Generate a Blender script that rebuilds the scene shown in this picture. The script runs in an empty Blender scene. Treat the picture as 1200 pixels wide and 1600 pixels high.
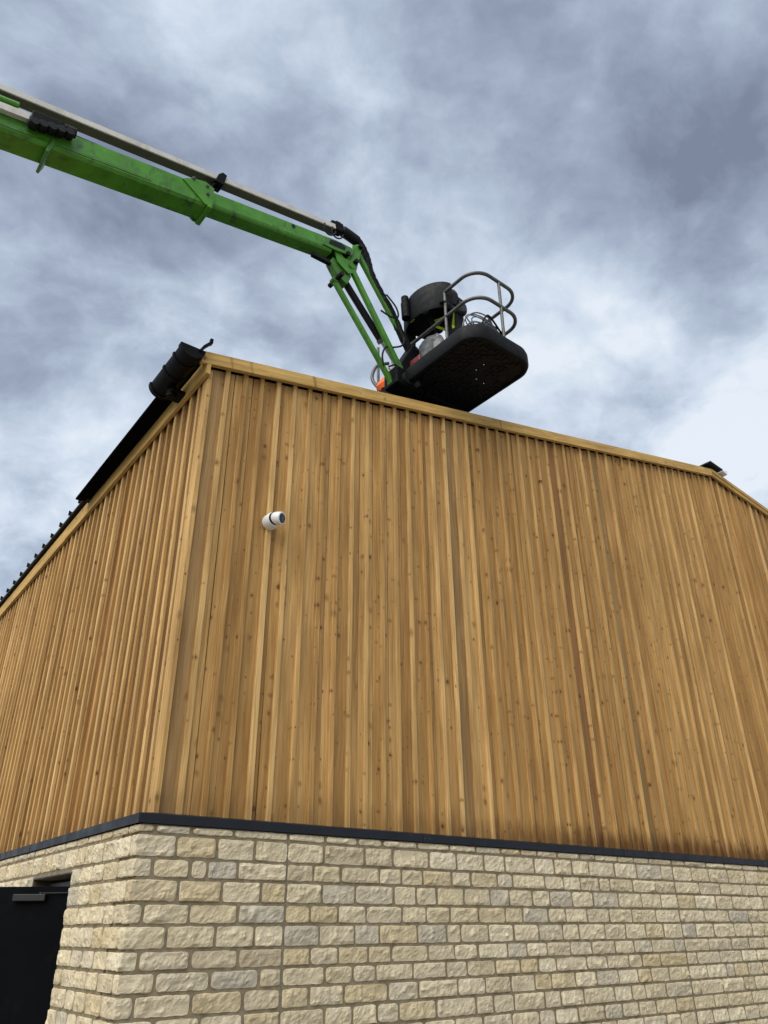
import bpy, bmesh, math, random
from mathutils import Vector, Matrix, noise

random.seed(7)
rad = math.radians
scene = bpy.context.scene
COL = scene.collection

# ------------------------------------------------------------------ camera
EYE = 1.6
PITCH, ROLL, FPX = 0.494395865, -0.00758610103, 1206.2337
cam_d = bpy.data.cameras.new("camera")
cam = bpy.data.objects.new("camera", cam_d)
COL.objects.link(cam)
fw = Vector((0, math.cos(PITCH), math.sin(PITCH)))
rt = Vector((1, 0, 0))
dn = Vector((0, math.sin(PITCH), -math.cos(PITCH)))
X = rt * math.cos(ROLL) - dn * math.sin(ROLL)
Yd = rt * math.sin(ROLL) + dn * math.cos(ROLL)
M = Matrix((X, -Yd, -fw)).transposed().to_4x4()
M.translation = (0, 0, EYE)
cam.matrix_world = M
cam_d.sensor_fit = 'VERTICAL'
cam_d.sensor_height = 36.0
cam_d.lens = FPX / 1600 * 36.0
cam_d.clip_start = 0.05
cam_d.clip_end = 3000
scene.camera = cam

# ------------------------------------------------------------------ sky, sun, exposure
SUN_EL, SUN_AZ = rad(48), rad(210)          # azimuth clockwise from +Y: behind the camera, to its left
scene.view_settings.view_transform = 'Standard'
scene.view_settings.look = 'None'
scene.view_settings.gamma = 1
scene.view_settings.exposure = 1.5
world = bpy.data.worlds.new("World")
scene.world = world
world.use_nodes = True


class NT:
    """small helper for building node trees"""
    def __init__(self, tree):
        self.t = tree

    def n(self, kind, **kw):
        nd = self.t.nodes.new(kind)
        ins = kw.pop('ins', {})
        for k, v in kw.items():
            setattr(nd, k, v)
        for k, v in ins.items():
            self.set(nd.inputs[k], v)
        return nd

    def set(self, sock, v):
        if hasattr(v, 'is_linked') or isinstance(v, bpy.types.NodeSocket):
            self.t.links.new(v, sock)
        elif isinstance(v, bpy.types.Node):
            self.t.links.new(v.outputs[0], sock)
        else:
            sock.default_value = v

    def math(self, op, a, b=None, c=None, clamp=False):
        nd = self.t.nodes.new('ShaderNodeMath')
        nd.operation = op
        nd.use_clamp = clamp
        self.set(nd.inputs[0], a)
        if b is not None:
            self.set(nd.inputs[1], b)
        if c is not None:
            self.set(nd.inputs[2], c)
        return nd.outputs[0]

    def vmath(self, op, a, b=None):
        nd = self.t.nodes.new('ShaderNodeVectorMath')
        nd.operation = op
        self.set(nd.inputs[0], a)
        if b is not None:
            if op == 'SCALE':
                self.set(nd.inputs['Scale'], b)
            else:
                self.set(nd.inputs[1], b)
        return nd.outputs[0]

    def mix(self, fac, a, b, mode='MIX'):
        nd = self.t.nodes.new('ShaderNodeMix')
        nd.data_type = 'RGBA'
        nd.blend_type = mode
        nd.clamp_factor = True
        self.set(nd.inputs[0], fac)
        self.set(nd.inputs[6], a)
        self.set(nd.inputs[7], b)
        return nd.outputs[2]

    def ramp(self, fac, stops, interp='LINEAR'):
        nd = self.t.nodes.new('ShaderNodeValToRGB')
        cr = nd.color_ramp
        cr.interpolation = interp
        while len(cr.elements) > 1:
            cr.elements.remove(cr.elements[-1])
        cr.elements[0].position = stops[0][0]
        cr.elements[0].color = rgba(stops[0][1])
        for p, c in stops[1:]:
            e = cr.elements.new(p)
            e.color = rgba(c)
        self.set(nd.inputs[0], fac)
        return nd.outputs[0]

    def noise(self, vec, scale, detail=4, rough=.5, dist=0.0, lac=2.0):
        nd = self.t.nodes.new('ShaderNodeTexNoise')
        self.set(nd.inputs['Vector'], vec)
        nd.inputs['Scale'].default_value = scale
        nd.inputs['Detail'].default_value = detail
        nd.inputs['Roughness'].default_value = rough
        nd.inputs['Lacunarity'].default_value = lac
        nd.inputs['Distortion'].default_value = dist
        return nd.outputs[0]

    def mapr(self, v, a, b, c=0.0, d=1.0, smooth=True):
        nd = self.t.nodes.new('ShaderNodeMapRange')
        nd.interpolation_type = 'SMOOTHSTEP' if smooth else 'LINEAR'
        self.set(nd.inputs[0], v)
        for i, q in enumerate((a, b, c, d)):
            nd.inputs[i + 1].default_value = q
        return nd.outputs[0]


def rgba(c):
    if isinstance(c, (int, float)):
        return (c, c, c, 1)
    return (c[0], c[1], c[2], 1)


def srgb(r, g, b):
    f = lambda v: (v / 255 / 12.92) if v <= 10 else ((v / 255 + .055) / 1.055) ** 2.4
    return (f(r), f(g), f(b))


def half(c, k=0.5):
    return tuple(v * k for v in c)


wt = world.node_tree
wt.nodes.clear()
w = NT(wt)
SK = 0.385                                   # cloud radiance that suits the exposure above
tc = w.n('ShaderNodeTexCoord')
sep = w.n('ShaderNodeSeparateXYZ', ins={0: tc.outputs['Generated']})
zc = w.math('MAXIMUM', sep.outputs[2], 0.0)
den = w.math('ADD', zc, 0.30)
px_ = w.math('DIVIDE', sep.outputs[0], den)
py_ = w.math('DIVIDE', sep.outputs[1], den)
cv = w.n('ShaderNodeCombineXYZ', ins={0: px_, 1: py_, 2: 3.7}).outputs[0]
cvo = w.vmath('ADD', cv, (17.5, 9.4, 0.0))
wx = w.noise(w.vmath('ADD', cvo, (2.2, 5.5, 9.0)), 2.0, 5, .55)
wy = w.noise(w.vmath('ADD', cvo, (8.2, 1.5, 4.0)), 2.0, 5, .55)
cvw = w.vmath('ADD', cvo, w.n('ShaderNodeCombineXYZ', ins={0: w.math('MULTIPLY', wx, .22), 1: w.math('MULTIPLY', wy, .22)}).outputs[0])
big = w.noise(cvw, 1.9, 2, .5, 0)
mid = w.noise(w.vmath('ADD', cvw, (7.7, 3.1, 2.0)), 4.6, 12, .60, 0)
puff = w.noise(w.vmath('ADD', cvw, (3.3, 6.4, 1.0)), 10.5, 8, .55, 0)
dens = w.math('ADD', w.math('MULTIPLY', big, .50), w.math('MULTIPLY', mid, .42))
dens = w.math('ADD', dens, w.math('MULTIPLY', w.math('SUBTRACT', puff, .5), .22))
dens = w.math('ADD', dens, .058)
# the deck is thicker overhead than towards the horizon
el = w.math('ADD', w.mapr(sep.outputs[2], .58, .80, -.075, .055), w.mapr(sep.outputs[2], .80, .92, 0.0, -.03))
dens = w.math('ADD', dens, el)
cloud = w.ramp(dens, [(.37, half(srgb(228, 236, 245), SK)), (.435, half(srgb(205, 217, 232), SK)),
                      (.49, half(srgb(182, 195, 213), SK)), (.555, half(srgb(156, 168, 188), SK)),
                      (.65, half(srgb(122, 132, 152), SK))])
skyt = w.n('ShaderNodeTexSky', sky_type='NISHITA', sun_disc=False, sun_elevation=SUN_EL, sun_rotation=SUN_AZ)
skyc = w.vmath('SCALE', skyt.outputs[0], 0.05)
tot = w.mix(0.92, skyc, cloud)
bg = w.n('ShaderNodeBackground', ins={0: tot, 1: 1.0})
wo = w.n('ShaderNodeOutputWorld', ins={0: bg.outputs[0]})

sun_d = bpy.data.lights.new("sun", 'SUN')
sun_d.energy = 1.5
sun_d.angle = rad(70)
sun_d.color = (1.0, .97, .92)
sun = bpy.data.objects.new("sun", sun_d)
COL.objects.link(sun)
sd = Vector((math.sin(SUN_AZ) * math.cos(SUN_EL), math.cos(SUN_AZ) * math.cos(SUN_EL), math.sin(SUN_EL)))
sun.rotation_euler = sd.to_track_quat('Z', 'Y').to_euler()
sun.location = sd * 60


# ------------------------------------------------------------------ materials
def material(name):
    m = bpy.data.materials.new(name)
    m.use_nodes = True
    m.node_tree.nodes.clear()
    t = NT(m.node_tree)
    b = t.n('ShaderNodeBsdfPrincipled')
    t.n('ShaderNodeOutputMaterial', ins={0: b.outputs[0]})
    return m, t, b


def plain(name, col, rough=.5, metal=0.0, var=.12, scale=6.0, bump=0.0, bscale=60, spec=.5, dirt=None):
    m, t, b = material(name)
    g = t.n('ShaderNodeNewGeometry')
    nz = t.noise(g.outputs['Position'], scale, 6, .6)
    c = t.mix(t.mapr(nz, .3, .7), rgba(half(col, 1 - var)), rgba(half(col, 1 + var)))
    if dirt:
        dn_ = t.noise(t.vmath('MULTIPLY', g.outputs['Position'], (1, 1, .6)), scale * 1.7, 8, .65, .4)
        c = t.mix(t.math('MULTIPLY', t.mapr(dn_, .52, .72), dirt[1]), c, rgba(dirt[0]))
    t.set(b.inputs['Base Color'], c)
    rr = t.mapr(t.noise(g.outputs['Position'], scale * 2.3, 4), .3, .7, max(.05, rough - .08), min(1, rough + .08))
    t.set(b.inputs['Roughness'], rr)
    b.inputs['Metallic'].default_value = metal
    b.inputs['Specular IOR Level'].default_value = spec
    if bump:
        bn = t.n('ShaderNodeBump', ins={'Strength': bump, 'Distance': .01, 'Height': t.noise(g.outputs['Position'], bscale, 5)})
        t.set(b.inputs['Normal'], bn.outputs[0])
    return m


def wood(name, stops, knot=1.0, sat=1.0, stain=True):
    m, t, b = material(name)
    tc = t.n('ShaderNodeTexCoord')
    oi = t.n('ShaderNodeObjectInfo')
    rnd = oi.outputs['Random']
    geo = t.n('ShaderNodeNewGeometry')
    off = t.n('ShaderNodeCombineXYZ', ins={0: t.math('MULTIPLY', rnd, 37.0), 1: t.math('MULTIPLY', rnd, 11.0), 2: t.math('MULTIPLY', rnd, 91.0)}).outputs[0]
    v = t.vmath('ADD', tc.outputs['Object'], off)
    base = t.mix(1.0, t.ramp(rnd, stops), rgba((1.05, 1.085, 1.09)), 'MULTIPLY')
    # slow tone drift along the board
    drift = t.noise(t.vmath('MULTIPLY', v, (5, 5, .9)), 1.0, 4, .55)
    base = t.mix(t.mapr(drift, .32, .68), t.mix(1.0, base, rgba((.80, .77, .72)), 'MULTIPLY'), t.mix(1.0, base, rgba((1.10, 1.09, 1.08)), 'MULTIPLY'))
    # grain: long fibres, with wavy cathedral figure
    wob = t.noise(t.vmath('MULTIPLY', v, (3, 3, 1.1)), 1.0, 3)
    gx = t.n('ShaderNodeCombineXYZ', ins={0: t.math('MULTIPLY', wob, .11)}).outputs[0]
    gv = t.vmath('ADD', v, gx)
    g1 = t.noise(t.vmath('MULTIPLY', gv, (95, 95, 1.6)), 1.0, 5, .6)
    g2 = t.noise(t.vmath('MULTIPLY', gv, (30, 30, .9)), 1.0, 3, .5)
    grain = t.math('ADD', t.math('MULTIPLY', g1, .6), t.math('MULTIPLY', g2, .4))
    base = t.mix(t.mapr(grain, .36, .64), t.mix(1.0, base, rgba((.68, .61, .52)), 'MULTIPLY'), base)
    # knots
    kw = t.noise(v, 9.0, 3)
    kv = t.vmath('ADD', t.vmath('MULTIPLY', v, (1.0, .25, .78)), t.n('ShaderNodeCombineXYZ', ins={0: t.math('MULTIPLY', kw, .03), 2: t.math('MULTIPLY', kw, .03)}).outputs[0])
    kvs = t.n('ShaderNodeSeparateXYZ', ins={0: kv})
    kv2 = t.n('ShaderNodeCombineXYZ', ins={0: t.math('ADD', kvs.outputs[0], t.math('MULTIPLY', kvs.outputs[1], 4.0)), 1: kvs.outputs[2]}).outputs[0]
    vor = t.n('ShaderNodeTexVoronoi', voronoi_dimensions='2D', ins={'Vector': kv2, 'Scale': 8.5})
    vc = t.n('ShaderNodeSeparateColor', ins={0: vor.outputs['Color']})
    size = t.math('ADD', t.math('MULTIPLY', t.math('POWER', vc.outputs[1], 3.0), .15), .045)
    gate = t.math('GREATER_THAN', vc.outputs[0], 1 - .31 * knot)
    rel = t.math('DIVIDE', vor.outputs['Distance'], size)
    core = t.math('MULTIPLY', t.math('MULTIPLY', t.mapr(rel, .55, 1.15, 1, 0), gate), t.mapr(vc.outputs[2], .1, .8, .25, 1.0))
    halo = t.math('MULTIPLY', t.mapr(rel, .8, 2.6, 1, 0), gate)
    base = t.mix(t.math('MULTIPLY', halo, .45), base, rgba((.20, .095, .032)))
    base = t.mix(t.math('MULTIPLY', core, .85), base, rgba((.085, .036, .014)))
    # a few larger, paler branch knots, wider than tall
    kb = t.n('ShaderNodeCombineXYZ', ins={0: t.math('ADD', t.math('MULTIPLY', kvs.outputs[0], .75), 13.0), 1: t.math('MULTIPLY', kvs.outputs[2], 1.5)}).outputs[0]
    vb_ = t.n('ShaderNodeTexVoronoi', voronoi_dimensions='2D', ins={'Vector': kb, 'Scale': 4.0})
    vbc = t.n('ShaderNodeSeparateColor', ins={0: vb_.outputs['Color']})
    bs = t.math('ADD', t.math('MULTIPLY', vbc.outputs[1], .06), .045)
    bgate = t.math('GREATER_THAN', vbc.outputs[0], 1 - .22 * knot)
    brel = t.math('DIVIDE', vb_.outputs['Distance'], bs)
    bk = t.math('MULTIPLY', t.mapr(brel, .5, 1.5, 1, 0), bgate)
    base = t.mix(t.math('MULTIPLY', bk, .6), base, rgba((.17, .078, .026)))
    if stain:
        # tannin stain drawn up from the wet foot of the cladding
        sp = t.n('ShaderNodeSeparateXYZ', ins={0: geo.outputs['Position']})
        sn = t.noise(t.vmath('MULTIPLY', geo.outputs['Position'], (13, 13, 2.0)), 1.0, 5, .6)
        hz = t.math('SUBTRACT', sp.outputs[2], t.math('MULTIPLY', sn, .62))
        band = t.mapr(hz, 2.12, 2.36, 1, 0)
        wet = t.mapr(sp.outputs[0], -1.0, 3.5, .25, 1.0)
        base = t.mix(t.math('MULTIPLY', t.math('MULTIPLY', band, 1.0), wet), base, t.mix(1.0, base, rgba((.36, .29, .22)), 'MULTIPLY'))
        # long faint water streaks
        st = t.noise(t.vmath('MULTIPLY', geo.outputs['Position'], (3.2, 3.2, .22)), 1.0, 5, .6)
        base = t.mix(t.math('MULTIPLY', t.mapr(st, .5, .72), .26), base, t.mix(1.0, base, rgba((.62, .54, .44)), 'MULTIPLY'))
    t.set(b.inputs['Base Color'], base)
    b.inputs['Roughness'].default_value = .72
    b.inputs['Specular IOR Level'].default_value = .25
    bn = t.n('ShaderNodeBump', ins={'Strength': .35, 'Distance': .004, 'Height': t.math('SUBTRACT', grain, t.math('MULTIPLY', core, .5))})
    t.set(b.inputs['Normal'], bn.outputs[0])
    return m


W_BOARD = wood('larch board', [(0, (.47, .272, .092)), (.22, (.38, .212, .070)), (.45, (.52, .315, .118)), (.68, (.42, .245, .085)), (.88, (.33, .178, .056)), (1, (.44, .25, .09))])
W_BATTEN = wood('larch batten', [(0, (.58, .365, .148)), (.3, (.50, .305, .112)), (.55, (.64, .42, .18)), (.8, (.54, .33, .125)), (1, (.46, .26, .088))], knot=.8)
W_LBOARD = wood('groove shade larch board', [(0, (.20, .10, .030)), (.25, (.16, .078, .022)), (.5, (.24, .122, .038)), (.72, (.18, .09, .026)), (1, (.22, .11, .034))])  # board brown deepened so the colour carries the shade of the grooves between battens
W_RED = wood('heartwood board', [(0, (.23, .115, .042)), (1, (.27, .138, .05))], knot=.5)
W_GREY = wood('weathered board', [(0, (.30, .185, .075)), (1, (.33, .20, .082))], knot=.5)
W_TRIM = wood('sawn fascia', [(0, (.50, .315, .095)), (1, (.54, .345, .115))], knot=.25, stain=False)


def stone_mat():
    m, t, b = material('cropped limestone')
    oi = t.n('ShaderNodeObjectInfo')
    g = t.n('ShaderNodeNewGeometry')
    at = t.n('ShaderNodeAttribute', attribute_name='tone', attribute_type='GEOMETRY')
    rnd = t.math('FRACT', t.math('ADD', t.math('MULTIPLY', at.outputs['Fac'], 1.0), t.math('MULTIPLY', oi.outputs['Random'], .999)))
    base = t.ramp(rnd, [(0, (.53, .455, .305)), (.2, (.60, .525, .37)), (.38, (.46, .39, .265)), (.52, (.63, .56, .41)), (.68, (.50, .41, .25)),
                        (.86, (.54, .475, .345)), (.93, (.43, .39, .31)), (1, (.56, .475, .32))])
    n1 = t.noise(g.outputs['Position'], 7, 5, .6, .3)
    base = t.mix(t.mapr(n1, .3, .7), t.mix(1.0, base, rgba((.92, .89, .84)), 'MULTIPLY'), t.mix(1.0, base, rgba((1.16, 1.14, 1.11)), 'MULTIPLY'))
    n2 = t.noise(g.outputs['Position'], 38, 6, .65)
    base = t.mix(t.math('MULTIPLY', t.mapr(n2, .55, .75), .5), base, rgba((.30, .235, .14)))
    n3 = t.noise(t.vmath('ADD', g.outputs['Position'], (5, 3, 1)), 16, 5, .6)
    base = t.mix(t.math('MULTIPLY', t.mapr(n3, .58, .74), .45), base, rgba((.42, .375, .29)))
    # pale lime runs from the mortar
    sp = t.noise(t.vmath('MULTIPLY', g.outputs['Position'], (26, 26, 2.5)), 1.0, 3, .5)
    base = t.mix(t.math('MULTIPLY', t.mapr(sp, .66, .75), .35), base, rgba((.66, .64, .58)))
    t.set(b.inputs['Base Color'], base)
    b.inputs['Roughness'].default_value = .92
    b.inputs['Specular IOR Level'].default_value = .15
    r1 = t.math('ABSOLUTE', t.math('SUBTRACT', t.noise(g.outputs['Position'], 19, 6, .6, .5), .5))
    r2 = t.math('ABSOLUTE', t.math('SUBTRACT', t.noise(t.vmath('ADD', g.outputs['Position'], (9, 4, 2)), 42, 6, .62, .3), .5))
    h = t.math('ADD', t.math('MULTIPLY', r1, 1.5), t.math('MULTIPLY', r2, 1.0))
    h = t.math('ADD', h, t.math('MULTIPLY', t.noise(g.outputs['Position'], 120, 5, .6), .35))
    bn = t.n('ShaderNodeBump', ins={'Strength': .75, 'Distance': .016, 'Height': h})
    t.set(b.inputs['Normal'], bn.outputs[0])
    return m


STONE = stone_mat()
MORTAR = plain('sand lime mortar', (.235, .19, .12), .95, var=.2, scale=14, bump=.7, bscale=220, spec=.1)
MATT = plain('matt black membrane', (.0025, .0025, .003), .9, var=.2, spec=.02)
CLOSER = plain('dark anodised closer', (.006, .006, .0065), .5, .1)
SEAL = plain('stone sealant', (.20, .185, .15), .8, var=.2, scale=20)
FLASH = plain('anthracite flashing', (.0065, .008, .0125), .5, 0.0, var=.15, scale=3, spec=.3, dirt=((.03, .03, .03), .2))
BLACKPL = plain('black plastic', (.0028, .0031, .0036), .55, var=.2, scale=9, spec=.1)
ROOFM = plain('dark roof sheet', (.012, .013, .014), .45, var=.15, scale=2)
GREEN = plain('green machine paint', (.052, .195, .007), .36, var=.2, scale=4, bump=.05, bscale=40, dirt=((.016, .04, .010), .8))
GREEND = plain('green casting paint', (.038, .14, .007), .5, var=.2, scale=9, dirt=((.02, .03, .012), .85))
TAUPE = plain('taupe channel liner', (.075, .065, .048), .6, var=.15, scale=4)
CREAM = plain('pale cable channel', (.50, .475, .42), .5, var=.10, scale=3, dirt=((.24, .20, .14), .5))
STEEL = plain('tube steel', (.095, .09, .083), .42, .4, var=.2, scale=9)
CHROME = plain('piston rod', (.42, .42, .42), .2, 1.0, var=.1)
BLACK = plain('black rubber', (.005, .005, .0055), .6, var=.2, scale=12, spec=.2)
DARKPL = plain('dark grey plastic', (.0050, .0056, .0066), .6, var=.15, scale=5, bump=.1, bscale=160, spec=.14)
UNDER = plain('floor tray underside', (.006, .006, .0065), .7, var=.3, scale=8, spec=.2)
WHITEPL = plain('white plastic', (.72, .71, .68), .35, var=.05, scale=20, dirt=((.45, .40, .32), .3))
LENS = plain('lens glass', (.008, .009, .014), .08, var=.1)
DOORM = plain('black door paint', (.0018, .002, .0026), .6, var=.2, scale=2.5, spec=.05, dirt=((.008, .008, .008), .35))
DOORED = plain('door edge aluminium', (.13, .13, .135), .4, .6)
GREYP = plain('grey painted frame', (.09, .10, .11), .5)
WHITE = plain('white end plate', (.68, .68, .66), .5)
YELLOW = plain('fluorescent yellow', (.55, .70, .03), .7, var=.1, scale=20)
ORANGE = plain('fluorescent orange', (.95, .16, .015), .7, var=.1, scale=20)
RED = plain('red plastic', (.16, .015, .018), .45, var=.2, scale=20)
NAVY = plain('navy workwear', (.006, .007, .010), .85, var=.3, scale=14, bump=.3, bscale=90)
SKIN = plain('skin', (.45, .24, .16), .55, var=.08, scale=30)
SACK = plain('grey plastic sack', (.085, .088, .09), .35, var=.3, scale=18, bump=.6, bscale=25)
SACKP = plain('pale print on sack', (.38, .38, .38), .4, var=.25, scale=30)
WIRE = plain('grey cable', (.12, .125, .13), .4, var=.15, scale=12)
YLAB = plain('yellow label', (.65, .62, .05), .5)
WOOL = plain('grey glove', (.36, .34, .31), .9, var=.15, scale=40)
TYRE = plain('tyre rubber', (.02, .02, .02), .85, var=.2, scale=10)


def ground_mat():
    m, t, b = material('compacted gravel')
    g = t.n('ShaderNodeNewGeometry')
    n1 = t.noise(g.outputs['Position'], .6, 6, .6)
    n2 = t.noise(g.outputs['Position'], 40, 6, .7)
    c = t.mix(t.mapr(n1, .3, .7), rgba((.25, .235, .205)), rgba((.34, .32, .28)))
    c = t.mix(t.mapr(n2, .4, .7), c, t.mix(1.0, c, rgba((.6, .6, .6)), 'MULTIPLY'))
    t.set(b.inputs['Base Color'], c)
    b.inputs['Roughness'].default_value = .95
    bn = t.n('ShaderNodeBump', ins={'Strength': .8, 'Distance': .03, 'Height': n2})
    t.set(b.inputs['Normal'], bn.outputs[0])
    return m


# ------------------------------------------------------------------ mesh helpers
class MB:
    def __init__(self):
        self.v, self.f = [], []

    def add(self, vs, fs):
        k = len(self.v)
        self.v += [Vector(p) for p in vs]
        self.f += [tuple(i + k for i in q) for q in fs]
        return self

    def hexa(self, p):                       # 8 points: bottom ring, top ring
        return self.add(p, [(0, 3, 2, 1), (4, 5, 6, 7), (0, 1, 5, 4), (1, 2, 6, 5), (2, 3, 7, 6), (3, 0, 4, 7)])

    def box(self, fr, a, b):                 # axis box in frame fr(x,y,z)
        (x0, y0, z0), (x1, y1, z1) = a, b
        return self.hexa([fr(x0, y0, z0), fr(x1, y0, z0), fr(x1, y1, z0), fr(x0, y1, z0),
                          fr(x0, y0, z1), fr(x1, y0, z1), fr(x1, y1, z1), fr(x0, y1, z1)])

    def beam(self, p, q, wd, ht, side=None, ch=0.0):
        """rectangular bar from p to q; wd across 'side', ht perpendicular; optional chamfer"""
        p, q = Vector(p), Vector(q)
        d = (q - p).normalized()
        side = Vector(side) if side is not None else d.cross(Vector((0, 0, 1)))
        side = (side - d * side.dot(d)).normalized()
        up = side.cross(d)
        if up.z < 0:
            up = -up
        a, b_ = wd / 2, ht / 2
        if ch > 0:
            ring = [(-a + ch, -b_), (a - ch, -b_), (a, -b_ + ch), (a, b_ - ch), (a - ch, b_), (-a + ch, b_), (-a, b_ - ch), (-a, -b_ + ch)]
        else:
            ring = [(-a, -b_), (a, -b_), (a, b_), (-a, b_)]
        n = len(ring)
        vs = [p + side * x + up * y for x, y in ring] + [q + side * x + up * y for x, y in ring]
        fs = [(i, (i + 1) % n, n + (i + 1) % n, n + i) for i in range(n)]
        fs += [tuple(range(n))[::-1], tuple(range(n, 2 * n))]
        return self.add(vs, fs)

    def tube(self, pts, r, seg=10, caps=True, closed=False):
        pts = [Vector(p) for p in pts]
        n = len(pts)
        rs = r if isinstance(r, (list, tuple)) else [r] * n
        vs, fs = [], []
        prev = None
        for i, p in enumerate(pts):
            if closed:
                d = (pts[(i + 1) % n] - pts[i - 1])
            else:
                d = pts[min(i + 1, n - 1)] - pts[max(i - 1, 0)]
            d.normalize()
            if prev is None:
                a = d.orthogonal().normalized()
            else:
                a = (prev - d * prev.dot(d)).normalized()
            prev = a
            b_ = d.cross(a)
            for k in range(seg):
                an = 2 * math.pi * k / seg
                vs.append(p + (a * math.cos(an) + b_ * math.sin(an)) * rs[i])
        m = n if closed else n - 1
        for i in range(m):
            j = (i + 1) % n
            for k in range(seg):
                fs.append((i * seg + k, i * seg + (k + 1) % seg, j * seg + (k + 1) % seg, j * seg + k))
        if caps and not closed:
            fs.append(tuple(range(seg))[::-1])
            fs.append(tuple((n - 1) * seg + k for k in range(seg)))
        return self.add(vs, fs)

    def prism(self, poly, off):              # polygon (3D points) extruded by vector off
        n = len(poly)
        off = Vector(off)
        vs = [Vector(p) for p in poly] + [Vector(p) + off for p in poly]
        fs = [tuple(range(n))[::-1], tuple(range(n, 2 * n))]
        fs += [(i, (i + 1) % n, n + (i + 1) % n, n + i) for i in range(n)]
        return self.add(vs, fs)

    def lathe(self, prof, org, axis, seg=24):   # prof: (radius, distance along axis)
        org, axis = Vector(org), Vector(axis).normalized()
        a = axis.orthogonal().normalized()
        b_ = axis.cross(a)
        vs, fs = [], []
        for r, h in prof:
            for k in range(seg):
                an = 2 * math.pi * k / seg
                vs.append(org + axis * h + (a * math.cos(an) + b_ * math.sin(an)) * r)
        for i in range(len(prof) - 1):
            for k in range(seg):
                fs.append((i * seg + k, i * seg + (k + 1) % seg, (i + 1) * seg + (k + 1) % seg, (i + 1) * seg + k))
        fs.append(tuple(range(seg))[::-1])
        fs.append(tuple((len(prof) - 1) * seg + k for k in range(seg)))
        return self.add(vs, fs)

    def build(self, name, mat, parent=None, origin=None, smooth=False, bevel=0.0, kind=None):
        o_ = Vector(origin) if origin is not None else Vector((0, 0, 0))
        me = bpy.data.meshes.new(name)
        me.from_pydata([tuple(p - o_) for p in self.v], [], self.f)
        bm = bmesh.new()
        bm.from_mesh(me)
        bmesh.ops.recalc_face_normals(bm, faces=bm.faces)
        bm.to_mesh(me)
        bm.free()
        me.materials.append(mat)
        ob = bpy.data.objects.new(name, me)
        COL.objects.link(ob)
        ob.location = o_
        if parent is not None:
            setparent(ob, parent)
        if smooth:
            for p in me.polygons:
                p.use_smooth = True
            try:
                me.set_sharp_from_angle(angle=rad(38))
            except Exception:
                pass
        if bevel:
            md = ob.modifiers.new('bevel', 'BEVEL')
            md.width = bevel
            md.segments = 2
            md.limit_method = 'ANGLE'
            md.angle_limit = rad(50)
        if kind:
            ob['kind'] = kind
        return ob


WORLDLOC = {}


def setparent(ob, parent):
    """parent with plain translation chains only (no rotation on parents)"""
    loc = ob.location.copy()
    pw = WORLDLOC.get(parent.name, None)
    if pw is None:
        pw = parent.location.copy()
    WORLDLOC[ob.name] = loc
    ob.parent = parent
    ob.location = loc - pw


def thing(name, loc, label, cat, group=None):
    o = bpy.data.objects.new(name, None)
    o.empty_display_size = .3
    COL.objects.link(o)
    o.location = loc
    WORLDLOC[o.name] = Vector(loc)
    o['label'] = label
    o['category'] = cat
    if group:
        o['group'] = group
    return o


def tag(o, label, cat):
    o['label'] = label
    o['category'] = cat
    return o


# ------------------------------------------------------------------ ground
g = MB().add([(-400, -400, 0), (400, -400, 0), (400, 400, 0), (-400, 400, 0)], [(0, 1, 2, 3)]).build('ground', ground_mat())
g['kind'] = 'structure'

# ------------------------------------------------------------------ building frames
C = Vector((-1.80330115, 6.34886643, EYE))        # outer corner of the proud cladding plane, at eye height
RD = Vector((0.7924222, 0.609973, 0))
LD = Vector((-0.59903967, 0.80071935, 0))
NR = Vector((RD.y, -RD.x, 0))                     # outward from the gable
NL = Vector((-LD.y, LD.x, 0))                     # outward from the eaves wall
ANG_R = math.atan2(RD.y, RD.x)
ANG_L = math.atan2(-LD.y, -LD.x)


def GR(s, n, z):
    return C + RD * s + NR * n + Vector((0, 0, z))


def GL(s, n, z):
    return C + LD * s + NL * n + Vector((0, 0, z))


ZF = 0.772                # top of the flashing above the eye
ZG = -EYE                 # ground
Z_FB, Z_FT = 5.02, 5.235  # fascia
RIDGE_S, RIDGE_Z = 9.99, 7.545
SLOPE = 0.2252
SLOPE_R = -0.130
S_END, L_END = 20.0, 17.0


def verge_top(s):
    return 5.281 + SLOPE * (s + .093) if s <= RIDGE_S else (5.281 + SLOPE * (RIDGE_S + .093)) + SLOPE_R * (s - RIDGE_S)


bld = thing('timber_clad_building', GR(0, 0, ZG), 'barn-like building with vertical larch cladding above a cream stone base', 'building')

# solid core behind the skins
core = MB()
poly = [GR(.2, -.30, ZG), GR(S_END, -.30, ZG), GR(S_END, -.30, verge_top(S_END) - .25), GR(RIDGE_S, -.30, verge_top(RIDGE_S) - .25), GR(.2, -.30, verge_top(.2) - .25)]
core.prism(poly, LD * (L_END - .3))
core.build('wall_core', GREYP, bld)


def cut_box_wall(mb, fr, s0, s1, n0, n1, z0, z1, hole=None):
    if hole is None:
        mb.box(fr, (s0, n0, z0), (s1, n1, z1))
        return
    a, b_, zt = hole
    mb.box(fr, (s0, n0, z0), (a, n1, z1))
    mb.box(fr, (b_, n0, z0), (s1, n1, z1))
    mb.box(fr, (a, n0, zt), (b_, n1, z1))


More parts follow.
